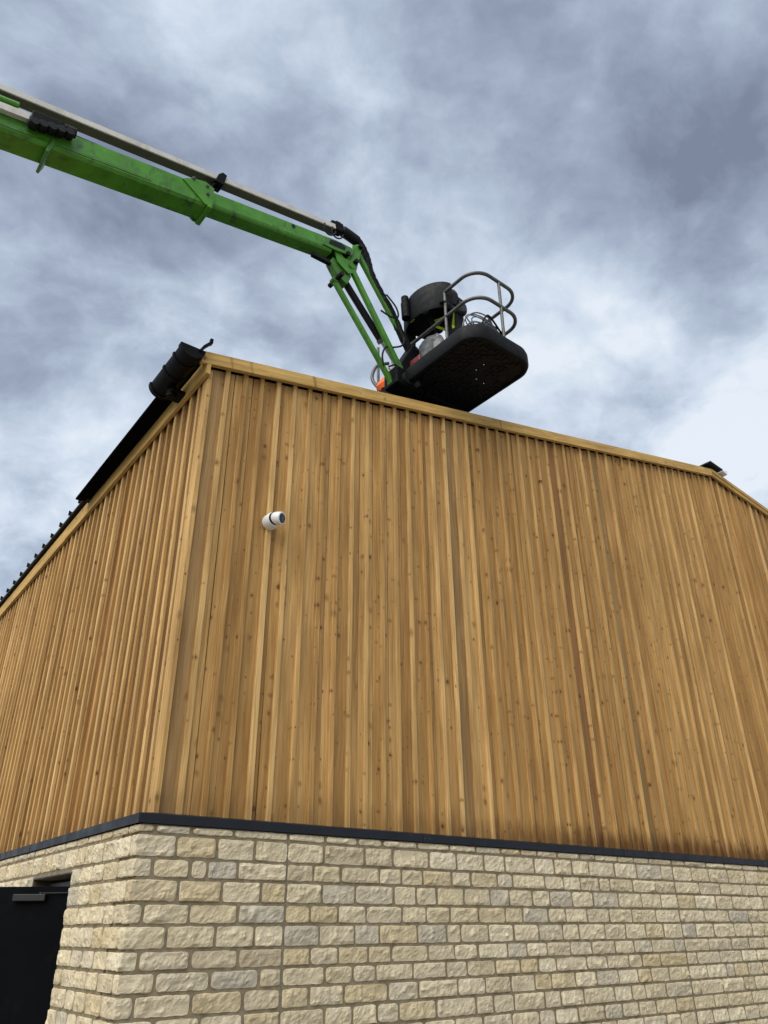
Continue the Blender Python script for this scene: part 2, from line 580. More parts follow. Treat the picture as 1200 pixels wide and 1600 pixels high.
# ------------------------------------------------------------------ stone base
NM = .142                                             # mortar face
MJ = (1.135, 6.48)                                    # movement joints in the gable base
DOOR = (1.318, 2.515, .432)
pl_r = MB()
pl_r.box(GR, (-.125, -.2, ZG), (MJ[0] - .006, NM, .70))
pl_r.box(GR, (MJ[0] + .006, -.2, ZG), (MJ[1] - .006, NM, .70))
pl_r.box(GR, (MJ[1] + .006, -.2, ZG), (S_END, NM, .70))
plinth_r = pl_r.build('stone_wall', MORTAR, bld, origin=GR(3, 0, ZG))
plinth_r['label'] = 'gable stone base of squared cream limestone in courses'
pl_l = MB()
cut_box_wall(pl_l, GL, .205, L_END, -.2, NM, ZG, .70, DOOR)
plinth_l = pl_l.build('stone_wall', MORTAR, bld, origin=GL(3, 0, ZG))
plinth_l['label'] = 'side stone base with the doorway'

ROWZ = [.705, .635, .471, .332, .172, .030, -.128, -.262, -.395, -.54, -.69, -.83, -.975, -1.11, -1.26, -1.40, -1.54, -1.6]
JOINTS = {
    1: [.16, .50, .83, 1.135, 1.49, 1.92, 2.23, 2.66, 3.0, 3.36, 3.65, 4.08, 4.38, 4.66, 4.94, 5.38, 5.78, 6.25, 6.48, 6.86, 7.23, 7.66, 8.06, 8.39],
    2: [-.01, .29, .43, .69, 1.135, 1.39, 1.67, 2.08, 2.33, 2.58, 2.93, 3.18, 3.53, 3.74, 4.21, 4.5, 4.77, 5.08, 5.26, 5.67, 6.09, 6.48, 6.97, 7.43, 7.93, 8.29],
    3: [.21, .57, .91, 1.135, 1.48, 1.82, 2.24, 2.5, 2.74, 3.08, 3.42, 3.68, 4.01, 4.27, 4.61, 4.95, 5.38, 5.79, 6.16, 6.48, 6.84, 7.28, 7.65, 8.06, 8.38],
    4: [-.04, .32, .72, 1.135, 1.37, 1.65, 1.94, 2.33, 2.61, 2.89, 3.25, 3.61, 3.85, 4.22, 4.48, 4.82, 5.19, 5.58, 6.02, 6.48, 6.98, 7.51, 7.95, 8.21],
    5: [.16, .54, .87, 1.135, 1.47, 1.82, 2.08, 2.5, 2.84, 3.02, 3.37, 3.71, 4.06, 4.41, 4.66, 5.08, 5.43, 5.79, 6.12, 6.48, 6.75, 7.13, 7.58, 7.98],
    6: [-.03, .36, .75, 1.135, 1.39, 1.66, 1.96, 2.21, 2.62, 2.93, 3.22, 3.61, 3.87, 4.16, 4.5, 4.84, 5.22, 5.54, 5.86, 6.28, 6.48, 6.97, 7.45, 7.84, 8.19],
    7: [.11, .53, .94, 1.135, 1.53, 1.81, 2.04, 2.44, 2.82, 3.07, 3.43, 3.76, 4.01, 4.27, 4.73, 5.06, 5.42, 5.65, 5.98, 6.48, 6.68, 7.15, 7.63, 7.97],
    8: [-.02, .40, .81, 1.135, 1.39, 1.72, 2.17, 2.5, 2.95, 3.29, 3.62, 3.94, 4.18, 4.53, 4.86, 5.21, 5.54, 5.77, 6.1, 6.48, 6.84, 7.24, 7.41, 7.71, 8.05],
    9: [.14, .48, .82, 1.135, 1.54, 1.81, 2.05, 2.28, 2.69, 3.16, 3.38, 3.65, 4.06, 4.29, 4.63, 5.11, 5.4, 5.63, 6.0, 6.48, 6.65, 7.1, 7.56, 7.81],
    10: [-.03, .33, .70, 1.135, 1.45, 1.86, 2.14, 2.55, 2.9, 3.24, 3.6, 3.96, 4.19, 4.52, 4.92, 5.21, 5.48, 5.78, 6.14, 6.48, 6.88, 7.16, 7.68],
}
CW = -.142                                            # s of the stone corner in both frames
JT = .0132                                             # half joint


def stone_mesh(path, z0, z1, seed, back_l=None):
    """path: list of (pos2d Vector at mortar plane, outward normal) along the face; returns verts, faces of a pitched-face stone"""
    rng = random.Random(seed)
    nx = len(path) - 1
    h = z1 - z0
    nzi = max(3, int(round(h / .021)))
    lv = [0.0, .006] + [.006 + (h - .012) * q / nzi for q in range(1, nzi)] + [h - .006, h]
    nz = len(lv) - 1
    L = sum((path[i + 1][0] - path[i][0]).length for i in range(nx))
    acc = 0
    ts = [0]
    for i in range(nx):
        acc += (path[i + 1][0] - path[i][0]).length
        ts.append(acc)
    so = Vector((rng.random() * 60, rng.random() * 60, rng.random() * 60))
    bulge = rng.uniform(.004, .012)
    tilt_x = rng.uniform(-.006, .006)
    tilt_z = rng.uniform(-.008, .010)
    rc = rng.uniform(.014, .034)
    if (path[0][1] - path[-1][1]).length > .1:      # quoin: keep the arris straight
        bulge, tilt_x, tilt_z = .008, 0.0, 0.0
    vs, fs = [], []
    for j in range(nz + 1):
        for i in range(nx + 1):
            p, nrm = path[i]
            u, v = ts[i], lv[j]
            du, dv = min(u, L - u), min(v, h - v)
            # corner rounding of the outline
            ax = (path[min(i + 1, nx)][0] - path[max(i - 1, 0)][0]).normalized()
            sx = 0.0
            sz = 0.0
            if du < rc and dv < rc:
                cx, cz = rc - du, rc - dv
                d = math.hypot(cx, cz)
                if d > rc:
                    k = 1 - rc / d
                    sx = cx * k * (1 if u < L / 2 else -1)
                    sz = cz * k * (1 if v < h / 2 else -1)
            q = Vector((p.x, p.y, z0 + v))
            n1 = noise.noise(q * 9 + so)
            n2 = noise.noise(q * 22 + so)
            n3 = noise.noise(q * 44 + so)
            rid = abs(noise.noise(q * 13 + so * 1.7))
            e = min(du, dv)
            edge = min(1.0, e / .016)
            edge = math.sqrt(edge)
            out = .004 + edge * (bulge + .007 * n1 + .008 * n2 - .009 * rid + .007 * max(0, n1 * n2 * 6)) + .005 * n3 * (0.3 + edge)
            out += edge * (tilt_x * (2 * u / L - 1) + tilt_z * (2 * v / h - 1))
            out = max(.0025, out)
            if dv == 0:
                sz += .004 * noise.noise(Vector((u * 14, v * 40, 0)) + so)
            if du == 0:
                sx += .005 * noise.noise(Vector((u * 9, v * 16, 3)) + so)
            jit = .0035 * noise.noise(q * 31 + so * 2)
            vs.append(Vector((p.x, p.y, 0)) + ax * (sx + jit) + nrm * out + Vector((0, 0, z0 + v + sz + jit)))
    W = nx + 1
    for j in range(nz):
        for i in range(nx):
            fs.append((j * W + i, j * W + i + 1, (j + 1) * W + i + 1, (j + 1) * W + i))
    # returns into the bed
    ring = [i for i in range(W)] + [j * W + nx for j in range(1, nz + 1)] + [nz * W + i for i in range(nx - 1, -1, -1)] + [j * W for j in range(nz - 1, 0, -1)]
    k0 = len(vs)
    for r in ring:
        i = r % W
        vs.append(vs[r] - path[i][1] * .05)
    m = len(ring)
    for a in range(m):
        b_ = (a + 1) % m
        fs.append((ring[b_], ring[a], k0 + a, k0 + b_))
    return vs, fs


def straight_path(fr, s0, s1):
    n = max(3, int(round((s1 - s0) / .021)))
    nrm = NR if fr is GR else NL
    a, b_ = s0 + .006, s1 - .006
    ss = [s0] + [a + (b_ - a) * i / n for i in range(n + 1)] + [s1]
    return [(Vector(fr(q, NM, 0)).to_2d().to_3d(), nrm) for q in ss]


def corner_path(bl, ar):
    """from left-face end (length bl from the corner) round to the gable end (s = ar)"""
    pts = []
    k = max(3, int(round(bl / .021)))
    for i in range(k):
        s = CW + bl * (1 - i / k)
        pts.append((GL(s, NM, 0).to_2d().to_3d(), NL))
    pts.append((GR(CW, NM, 0).to_2d().to_3d(), (NL + NR).normalized() * 1.3))
    ln = ar - CW
    k = max(3, int(round(ln / .021)))
    for i in range(1, k + 1):
        pts.append((GR(CW + ln * i / k, NM, 0).to_2d().to_3d(), NR))
    return pts


stones = []          # (priority, parent, verts, faces, centre)
rs = random.Random(21)


def put_stone(parent, path, z0, z1, vis):
    vs, fs = stone_mesh(path, z0 + EYE, z1 + EYE, rs.random())
    c = sum(vs, Vector()) / len(vs)
    d = (c - Vector((0, 0, EYE))).length
    stones.append((vis, d, parent, vs, fs, c))


for k in range(len(ROWZ) - 1):
    zt, zb = ROWZ[k] - JT * .85, ROWZ[k + 1] + JT * .85
    if k == len(ROWZ) - 2 and zt - zb < .05:
        continue
    js = list(JOINTS.get(k, []))
    if not js:
        js = [.12 if k % 2 else -.02]
        while js[-1] < MJ[0] - .5:
            js.append(js[-1] + rs.uniform(.26, .42))
        js = [j for j in js if j < MJ[0] - .15] + [MJ[0]]
        while js[-1] < MJ[1] - .5:
            js.append(js[-1] + rs.uniform(.24, .44))
        js = [j for j in js if j < MJ[1] - .15] + [MJ[1]]
    while js[-1] < S_END - .5:
        js.append(js[-1] + rs.uniform(.26, .46))
    js.append(S_END)
    bl = rs.uniform(.09, .14) if js[0] > .05 else rs.uniform(.22, .34)
    if k == 0:
        bl = .2
    # quoin
    put_stone(plinth_r, corner_path(bl, js[0] - JT), zb, zt, zt > -.75)
    for a, b_ in zip(js[:-1], js[1:]):
        jl = JT * rs.uniform(.6, 1.3)
        put_stone(plinth_r, straight_path(GR, a + jl, b_ - JT * rs.uniform(.6, 1.3)), zb, zt, (a < 9.6 and zt > -.62 - .065 * a))
    # eaves side
    s = CW + bl
    hole = zb < DOOR[2] - .03
    while s < 12:
        e = s + rs.uniform(.19, .36)
        if hole and s < DOOR[0] and e > DOOR[0] - .12:
            e = DOOR[0]
        if hole and abs(s - DOOR[0]) < 1e-6:
            s = DOOR[1]
            e = s + rs.uniform(.19, .36)
        put_stone(plinth_l, straight_path(GL, s + JT * .8, e - (JT * .8 if not (hole and e == DOOR[0]) else 0)), zb, zt, (s < 1.4 and zt > -.7) or (s < 5.0 and zt > .30))
        s = e

stones.sort(key=lambda q: (not q[0], q[1]))
rest = {plinth_r: MB(), plinth_l: MB()}
for i, (vis, d, par, vs, fs, c) in enumerate(stones):
    if vis and i < 300:
        me = bpy.data.meshes.new('stone')
        me.from_pydata([tuple(p - c) for p in vs], [], fs)
        me.materials.append(STONE)
        at = me.attributes.new('tone', 'FLOAT', 'POINT')
        ob = bpy.data.objects.new('stone', me)
        COL.objects.link(ob)
        ob.location = c
        setparent(ob, par)
    else:
        if not vis and rest[par] is not None and d > 22:
            continue
        rest[par].add(vs, fs)
        rest[par].tone = getattr(rest[par], 'tone', []) + [rs.random()] * len(vs)
for par, mb in rest.items():
    if mb.v:
        me = bpy.data.meshes.new('stonework')
        me.from_pydata([tuple(p - WORLDLOC[par.name]) for p in mb.v], [], mb.f)
        me.materials.append(STONE)
        at = me.attributes.new('tone', 'FLOAT', 'POINT')
        at.data.foreach_set('value', mb.tone)
        ob = bpy.data.objects.new('stonework', me)
        COL.objects.link(ob)
        ob.parent = par
        ob['kind'] = 'stuff'

# sealant in the movement joints
for sj in MJ:
    MB().box(GR, (sj - .0055, .05, ZG), (sj + .0055, NM - .004, .70)).build('movement_joint', SEAL, bld, origin=GR(sj, 0, ZG))

# ------------------------------------------------------------------ flashing
fl = MB()
NFL = .166
prof = [(-.04, ZF + .035), (NFL, ZF), (NFL, ZF - .068), (NFL - .012, ZF - .068), (NFL - .012, ZF - .012), (-.04, ZF + .02)]


def mitre(n, z):
    # point on the corner mitre with both offsets equal to n
    k = n / (1.0 + 0.0)
    return C - RD * k - LD * k + Vector((0, 0, z))


secs = [[GL(L_END, n, z) for n, z in prof], [mitre(n, z) for n, z in prof], [GR(S_END, n, z) for n, z in prof]]
m_ = len(prof)
vs = [p for s_ in secs for p in s_]
fs = []
for a in range(2):
    for i in range(m_):
        fs.append((a * m_ + i, a * m_ + (i + 1) % m_, (a + 1) * m_ + (i + 1) % m_, (a + 1) * m_ + i))
fl.add(vs, fs)
flo = fl.build('flashing', FLASH, bld, origin=GR(0, 0, ZF))
for fr, sj in ((GR, 2.63), (GR, 5.62), (GR, 8.61), (GL, 2.86), (GL, 5.85)):
    MB().box(fr, (sj - .05, NFL - .006, ZF - .0695), (sj + .05, NFL + .0025, ZF + .0005)).build('lap_strip', FLASH, flo, origin=fr(sj, NFL, ZF))
    for ds in (-.03, .03):
        MB().lathe([(.005, 0), (.005, .003)], fr(sj + ds, NFL + .0025, ZF - .035), NR if fr is GR else NL, 8).build('rivet', STEEL, flo, origin=fr(sj + ds, NFL, ZF - .035))

# ------------------------------------------------------------------ cladding
cb = MB()
cb.prism([GR(.03, -.10, ZF - .01), GR(S_END, -.10, ZF - .01), GR(S_END, -.10, verge_top(S_END) - .06), GR(RIDGE_S, -.10, verge_top(RIDGE_S) - .06), GR(.03, -.10, verge_top(.03) - .06)], NR * .04)
clad_r = cb.build('cladding', BLACK, bld, origin=GR(5, 0, ZF))
clad_r['label'] = 'gable cladding of vertical boards and battens'
cb = MB().box(GL, (.075, -.10, ZF - .01), (L_END, -.064, Z_FT))
clad_l = cb.build('cladding', BLACK, bld, origin=GL(5, 0, ZF))
clad_l['label'] = 'eaves wall cladding of vertical boards and battens'

rw = random.Random(5)


def strip(fr, parent, name, mat, s0, s1, n0, n1, z0, zt0, zt1, collect=None, lean=0.0):
    """one vertical board or batten with eased arrises; local x across, z up"""
    nrm, along, ang = (NR, RD, ANG_R) if fr is GR else (NL, -LD, ANG_L)
    org = fr((s0 + s1) / 2, n0, z0)
    wd = (s1 - s0) / 2
    th = n1 - n0
    ea = min(.004, th * .25)
    ring = [(-wd, 0), (-wd, th - ea), (-wd + ea, th), (wd - ea, th), (wd, th - ea), (wd, 0)]
    H0, H1 = zt0 - z0, zt1 - z0
    vs = []
    lev = 5
    seed = rw.random() * 50
    for j in range(lev + 1):
        for x, y in ring:
            f = (x + wd) / (2 * wd)
            z = (H0 * (1 - f) + H1 * f) * j / lev
            bow = .0035 * math.sin(j / lev * 3.1 + seed) + lean * j / lev
            vs.append((x + bow, -(y + (.002 * math.sin(j * 1.7 + seed) if y > 0 else 0)), z))
    n = len(ring)
    fs = [tuple(range(n)), tuple(range(lev * n, (lev + 1) * n))[::-1]]
    for j in range(lev):
        for i in range(n):
            fs.append((j * n + (i + 1) % n, j * n + i, (j + 1) * n + i, (j + 1) * n + (i + 1) % n))
    if fr is GL:
        pass
    if collect is not None:
        Mx = Matrix.Rotation(ang, 4, 'Z')
        collect.add([org + (Mx @ Vector(p)) for p in vs], fs)
        return None
    me = bpy.data.meshes.new(name)
    me.from_pydata(vs, [], fs)
    me.materials.append(mat)
    ob = bpy.data.objects.new(name, me)
    COL.objects.link(ob)
    ob.location = org
    ob.rotation_euler = (0, 0, ang)
    setparent(ob, parent)
    return ob


def bat_s(k):
    return .193 + .2036 * k if k <= 29 else .193 + .2036 * 29 + .2157 * (k - 29)


ZB = ZF + .012
far_b, far_t = MB(), MB()
k = 0
while bat_s(k) < S_END - .3:
    s0 = bat_s(k)
    wdt = rw.uniform(.046, .056)
    th = rw.uniform(.024, .034)
    far = s0 > 13.2
    zt = lambda s: verge_top(s) - .05
    zq = lambda s: verge_top(s) - .153
    bn0 = -.034
    prev_end = .037 if k == 0 else bat_s(k - 1) + .02
    nxt = s0 + .03
    mid_s = (prev_end + s0) / 2
    bm_ = W_BOARD
    if abs(mid_s - 5.46) < .11:
        bm_ = W_RED
    elif k == 0 or abs(mid_s - 3.40) < .11 or abs(mid_s - 6.34) < .11 or abs(mid_s - 11.3) < .11:
        bm_ = W_GREY
    # the boarding between battens is sometimes one wide board, sometimes two
    if rw.random() < .45 and k > 0 and bm_ is W_BOARD:
        cut = prev_end + (nxt - prev_end) * rw.uniform(.42, .58)
        strip(GR, clad_r, 'board', bm_, prev_end, cut - .0025, bn0 - .02, bn0 + rw.uniform(-.003, .004), ZB, zq(prev_end), zq(cut), far_b if far else None)
        strip(GR, clad_r, 'board', bm_, cut + .0025, nxt, bn0 - .02, bn0 + rw.uniform(-.003, .004), ZB, zq(cut), zq(nxt), far_b if far else None)
    else:
        strip(GR, clad_r, 'board', bm_, prev_end, nxt, bn0 - .02, bn0 + rw.uniform(-.003, .003), ZB, zq(prev_end), zq(nxt), far_b if far else None)
    strip(GR, clad_r, 'batten', W_BATTEN if rw.random() > .22 else W_BOARD, s0, s0 + wdt, bn0 - .006, bn0 + th, ZB - rw.uniform(0, .006), zt(s0), zt(s0 + wdt), far_t if far else None, rw.uniform(-.004, .004))
    k += 1
if far_b.v:
    far_b.build('boarding', W_BOARD, clad_r, kind='stuff')
    far_t.build('batten_run', W_BATTEN, clad_r, kind='stuff')

# eaves wall
strip(GL, clad_l, 'corner_board', W_BATTEN, 0.0, .135, -.044, .0, ZB - .003, 5.12, 5.12)
far_b, far_t = MB(), MB()
s0 = .200
end_prev = .130
i = 0
while s0 < L_END - .3:
    far = s0 > 10.2
    wdt = rw.uniform(.046, .054)
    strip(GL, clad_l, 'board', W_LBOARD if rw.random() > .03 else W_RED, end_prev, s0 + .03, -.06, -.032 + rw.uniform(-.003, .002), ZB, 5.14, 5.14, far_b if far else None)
    strip(GL, clad_l, 'batten', W_BATTEN if rw.random() > .15 else W_BOARD, s0, s0 + wdt, -.045, rw.uniform(-.004, .003), ZB - rw.uniform(0, .005), 5.13, 5.13, far_t if far else None, rw.uniform(-.003, .003))
    end_prev = s0 + .02
    s0 += .2045
far_b.build('boarding', W_BOARD, clad_l, kind='stuff')
far_t.build('batten_run', W_BATTEN, clad_l, kind='stuff')

# ------------------------------------------------------------------ fascia, verge boards


def trim(name, pts, thick_dir, mat=None, bevel=.004):
    o_ = sum((Vector(p) for p in pts), Vector()) / len(pts)
    d = (Vector(pts[1]) - Vector(pts[0])).normalized()
    q = d.to_track_quat('Z', 'Y')
    qi = q.inverted()
    mb = MB().prism([qi @ (Vector(p) - o_) for p in pts], qi @ Vector(thick_dir))
    ob = mb.build(name, mat or W_TRIM, None, bevel=bevel)
    ob.location = o_
    ob.rotation_mode = 'QUATERNION'
    ob.rotation_quaternion = q
    setparent(ob, bld)
    return ob


trim('fascia_board', [GL(-.055, .004, Z_FB), GL(4.70, .004, Z_FB), GL(4.70, .004, Z_FT), GL(-.055, .004, Z_FT)], NL * .045)
trim('fascia_board', [GL(4.706, .004, Z_FB), GL(L_END, .004, Z_FB), GL(L_END, .004, Z_FT), GL(4.706, .004, Z_FT)], NL * .044)
vb = .150
trim('verge_board', [GR(-.115, .006, verge_top(-.115) - vb), GR(RIDGE_S, .006, verge_top(RIDGE_S) - vb), GR(RIDGE_S, .006, verge_top(RIDGE_S)), GR(-.115, .006, verge_top(-.115))], NR * .052)
trim('verge_board', [GR(RIDGE_S + .012, .006, verge_top(RIDGE_S) - vb), GR(S_END, .006, verge_top(S_END) - vb), GR(S_END, .006, verge_top(S_END) - .075), GR(RIDGE_S + .012, .006, verge_top(RIDGE_S) - .075)], NR * .044)
trim('verge_board', [GR(RIDGE_S + .012, .006, verge_top(RIDGE_S) - .072), GR(S_END, .006, verge_top(S_END) - .072), GR(S_END, .006, verge_top(S_END)), GR(RIDGE_S + .012, .006, verge_top(RIDGE_S))], NR * .058)
# packer behind the verge
trim('packer', [GR(-.05, -.06, verge_top(-.05) - vb + .02), GR(RIDGE_S, -.06, verge_top(RIDGE_S) - vb + .02), GR(RIDGE_S, -.06, verge_top(RIDGE_S) - .01), GR(-.05, -.06, verge_top(-.05) - .01)], NR * .062, BLACK)

# ------------------------------------------------------------------ roof
rf = MB()


def roofpt(s, l, dz):
    p = GR(s, 0, verge_top(s) + dz) + LD * l
    return p


rf.hexa([roofpt(-.10, .03, .0), roofpt(RIDGE_S, .03, 0), roofpt(RIDGE_S, L_END, 0), roofpt(-.10, L_END, 0),
         roofpt(-.10, .03, .022), roofpt(RIDGE_S, .03, .022), roofpt(RIDGE_S, L_END, .022), roofpt(-.10, L_END, .022)])
rf.hexa([roofpt(RIDGE_S, .03, .0), roofpt(S_END, .03, 0), roofpt(S_END, L_END, 0), roofpt(RIDGE_S, L_END, 0),
         roofpt(RIDGE_S, .03, .022), roofpt(S_END, .03, .022), roofpt(S_END, L_END, .022), roofpt(RIDGE_S, L_END, .022)])
roof = rf.build('roof', ROOFM, bld, origin=GR(RIDGE_S, -6, 7.5))
# upstand ribs of the profiled sheet, seen end-on along the eaves
rib_me = None
l = 0.43
while l < L_END - .2:
    a0, a1 = -.125, -.03
    if rib_me is None:
        mb = MB()
        q = [(-.014, 0), (.014, 0), (.006, .075), (-.006, .075)]
        p0 = [roofpt(a0, l + x, .018 + z) for x, z in q]
        p1 = [roofpt(a1, l + x, .018 + z * .35) for x, z in q]
        mb.add(p0 + p1, [(0, 1, 2, 3), (7, 6, 5, 4), (0, 4, 5, 1), (1, 5, 6, 2), (2, 6, 7, 3), (3, 7, 4, 0)])
        first = mb.build('eaves_clip', BLACKPL, roof, origin=roofpt(a0, l, 0))
        rib_me = first.data
    else:
        ob = bpy.data.objects.new('eaves_clip', rib_me)
        COL.objects.link(ob)
        ob.location = roofpt(a0, l, 0)
        setparent(ob, roof)
    l += .447
# ridge capping poking past the gable
rc_ = MB()
zr = verge_top(RIDGE_S)
rp = lambda s, l, z: GR(s, -l, z)
prof = [(RIDGE_S - .30, zr - .035), (RIDGE_S - .10, zr + .085), (RIDGE_S + .30, zr + .04)]
a = [GR(s, .13, z) for s, z in prof] + [GR(s, .13, z + .02) for s, z in prof[::-1]]
rc_.prism(a, LD * 5.0)
cap = rc_.build('ridge_cap', ROOFM, bld, origin=GR(RIDGE_S, 0, zr))
MB().prism([GR(RIDGE_S + .26, .14, zr + .01), GR(RIDGE_S + .40, .14, zr - .03), GR(RIDGE_S + .44, .14, zr + .085), GR(RIDGE_S + .41, .14, zr + .06)], LD * .25).build('cap_end', WHITE, cap, origin=GR(RIDGE_S + .4, .14, zr))

# ------------------------------------------------------------------ gutter at the corner
gut = MB()
GZ, GN, GRAD = 5.245, .228, .124


def gutter_shell(mb, s0, s1, r, t=.006, z=GZ):
    n = 20
    ring_o = [(GN + r * math.cos(math.pi + math.pi * i / n), z + r * math.sin(math.pi + math.pi * i / n)) for i in range(n + 1)]
    ring_i = [(GN + (r - t) * math.cos(math.pi + math.pi * i / n), z + (r - t) * math.sin(math.pi + math.pi * i / n)) for i in range(n + 1)][::-1]
    mb.prism([GL(s0, a, b_) for a, b_ in ring_o + ring_i], LD * (s1 - s0))


gutter_shell(gut, -.06, .74, GRAD)
gutter = gut.build('gutter', BLACKPL, bld, origin=GL(.35, GN, GZ), smooth=True)
gutter['label'] = 'short half-round black gutter at the corner'
for s0, s1, r in ((-.085, -.02, GRAD + .012), (.10, .135, GRAD + .012), (.36, .40, GRAD + .011), (.72, .765, GRAD + .014)):
    mb = MB()
    gutter_shell(mb, s0, s1, r, .014, GZ + .004)
    mb.build('collar', BLACKPL, gutter, origin=GL(s0, GN, GZ), smooth=True)
mb = MB()
n = 20
mb.prism([GL(-.095, GN + (GRAD + .010) * math.cos(math.pi + math.pi * i / n), GZ + (GRAD + .010) * math.sin(math.pi + math.pi * i / n)) for i in range(n + 1)], LD * .012)
mb.build('end_cap', BLACKPL, gutter, origin=GL(-.09, GN, GZ))
mb = MB()
mb.prism([GL(.765, GN + (GRAD + .012) * math.cos(math.pi + math.pi * i / n), GZ + (GRAD + .012) * math.sin(math.pi + math.pi * i / n)) for i in range(n + 1)], LD * .012)
mb.build('end_cap', BLACKPL, gutter, origin=GL(.77, GN, GZ))
# hook strap sticking up at the end
mb = MB()
hp = [GL(-.10, GN - .07, GZ - .03), GL(-.115, GN - .10, GZ + .03), GL(-.12, GN - .145, GZ + .085), GL(-.125, GN - .165, GZ + .10), GL(-.128, GN - .165, GZ + .155)]
for p, q in zip(hp[:-1], hp[1:]):
    mb.beam(p, q, .034, .030, side=LD)
mb.build('hook_strap', BLACKPL, gutter, origin=hp[0])
# outlet below
mb = MB()
for i in range(4):
    mb.lathe([(.058, 0), (.058, .02), (.048, .022), (.048, .03)], GL(.56, GN - .06, GZ - GRAD + .02 - i * .03), (0, 0, -1), 16)
mb.box(GL, (.47, .05, GZ - .19), (.66, GN - .03, GZ - .15))
mb.build('outlet', BLACKPL, gutter, origin=GL(.56, GN, GZ - .13), smooth=True)
# drip tray running on from the gutter under the roof edge
mb = MB()
mb.prism([GL(.78, .049, 5.200), GL(.78, .235, 5.165), GL(.78, .240, 5.185), GL(.78, .049, 5.245)], LD * 2.9)
mb.build('drip_tray', MATT, bld, origin=GL(2, .1, 5.2))
mb = MB()
mb.box(GL, (3.60, .05, 5.19), (3.73, .225, 5.215))
mb.build('tray_end', BLACKPL, bld, origin=GL(3.65, .1, 5.2))

# ------------------------------------------------------------------ doorway
df = MB()
d0, d1, dz = DOOR
df.box(GL, (d0 + .012, -.15, ZG), (d0 + .07, -.02, dz - .03))
df.box(GL, (d1 - .07, -.15, ZG), (d1 - .012, -.02, dz - .03))
df.box(GL, (d0 + .07, -.15, dz - .10), (d1 - .07, -.02, dz - .03))
df.build('door_frame', GREYP, bld, origin=GL(d0, 0, ZG), bevel=.003)
rv = MB()
rv.box(GL, (d1 + .0, -.2, ZG), (d1 + .012, NM + .006, dz))
rv.build('reveal', MORTAR, bld, origin=GL(d1, 0, ZG))
MB().box(GL, (d0 - .05, -.19, dz + .001), (d1 + .05, NM + .004, dz + .012)).build('lintel_plate', FLASH, bld, origin=GL(d0, 0, dz))
H = GL(d0 + .062, .07, 0)
DD = Vector((-1.0, .015, 0)).normalized()
DN = Vector((DD.y, -DD.x, 0))
if DN.y > 0:
    DN = -DN
DZ = .338


def FD(x, y, z):
    return H + DD * x + DN * y + Vector((0, 0, z))


mb = MB().box(FD, (0.012, -.044, ZG + .01), (1.06, 0, DZ))
door = mb.build('door', DOORM, bld, origin=FD(0, 0, ZG), bevel=.003)
door['label'] = 'black door standing open'
MB().box(FD, (-.004, -.046, ZG + .01), (.012, .002, DZ + .001)).build('edge_strip', DOORED, door, origin=FD(0, 0, ZG))
mb = MB().box(FD, (.24, .0, DZ - .115), (.52, .05, DZ - .06))
clo = mb.build('door_closer', CLOSER, door, origin=FD(.3, 0, DZ - .1), bevel=.006)
mb = MB()
mb.beam(FD(.285, .03, DZ - .052), FD(.0, .02, DZ - .050), .020, .008)
mb.lathe([(.018, 0), (.018, .03)], FD(.285, .03, DZ - .075), (0, 0, 1), 12)
mb.build('closer_arm', CLOSER, clo, origin=FD(.28, .03, DZ - .05))

# ------------------------------------------------------------------ security camera on the gable
cam_t = thing('security_camera', GR(.825, -.005, 3.58), 'white turret security camera fixed to the timber gable', 'security camera')
ax = (NR * .95 + RD * .10 + Vector((0, 0, -.28))).normalized()
ax0 = NR
mb = MB().lathe([(.078, 0), (.082, .02), (.080, .07), (.074, .105), (.068, .115)], GR(.825, -.008, 3.58), NR, 28)
mb.build('housing', WHITEPL, cam_t, origin=GR(.825, 0, 3.58), smooth=True)
ce = GR(.84, .115, 3.585)
hd = (NR * .80 + RD * .42 + Vector((0, 0, -.16))).normalized()
mb = MB().lathe([(.02, -.062), (.045, -.05), (.062, -.025), (.068, .0), (.068, .03), (.066, .062), (.060, .068)], ce, hd, 28)
ball = mb.build('camera_head', WHITEPL, cam_t, origin=ce, smooth=True)
mb = MB().lathe([(.050, 0), (.050, .004), (.044, .007)], ce + hd * .0665, hd, 28)
ln = mb.build('lens_window', LENS, ball, origin=ce + hd * .066, smooth=True)
mb = MB().lathe([(.067, -.005), (.067, .006)], GR(.825, .112, 3.58), NR, 28)
mb.build('shadow_gap', BLACK, cam_t, origin=GR(.825, .112, 3.58))

# ------------------------------------------------------------------ boom lift
AZ = rad(51)
TD = Vector((math.sin(AZ), math.cos(AZ), 0))
ND = Vector((TD.y, -TD.x, 0))
J0 = Vector((.3007, 8.5286, EYE))


def BF(t, o, z):
    return J0 + TD * t + ND * o + Vector((0, 0, z))


SLB = math.tan(rad(13.3))


def BS(t, o, h):                              # along the sloping main boom; h is height at t = -3
    return BF(t, o, h + SLB * (t + 3))


lift = thing('boom_lift', BF(-9.4, 0, -EYE), 'green boom lift reaching over the roof with a black work basket', 'boom lift')
BD = (BS(1, 0, 0) - BS(0, 0, 0)).normalized()

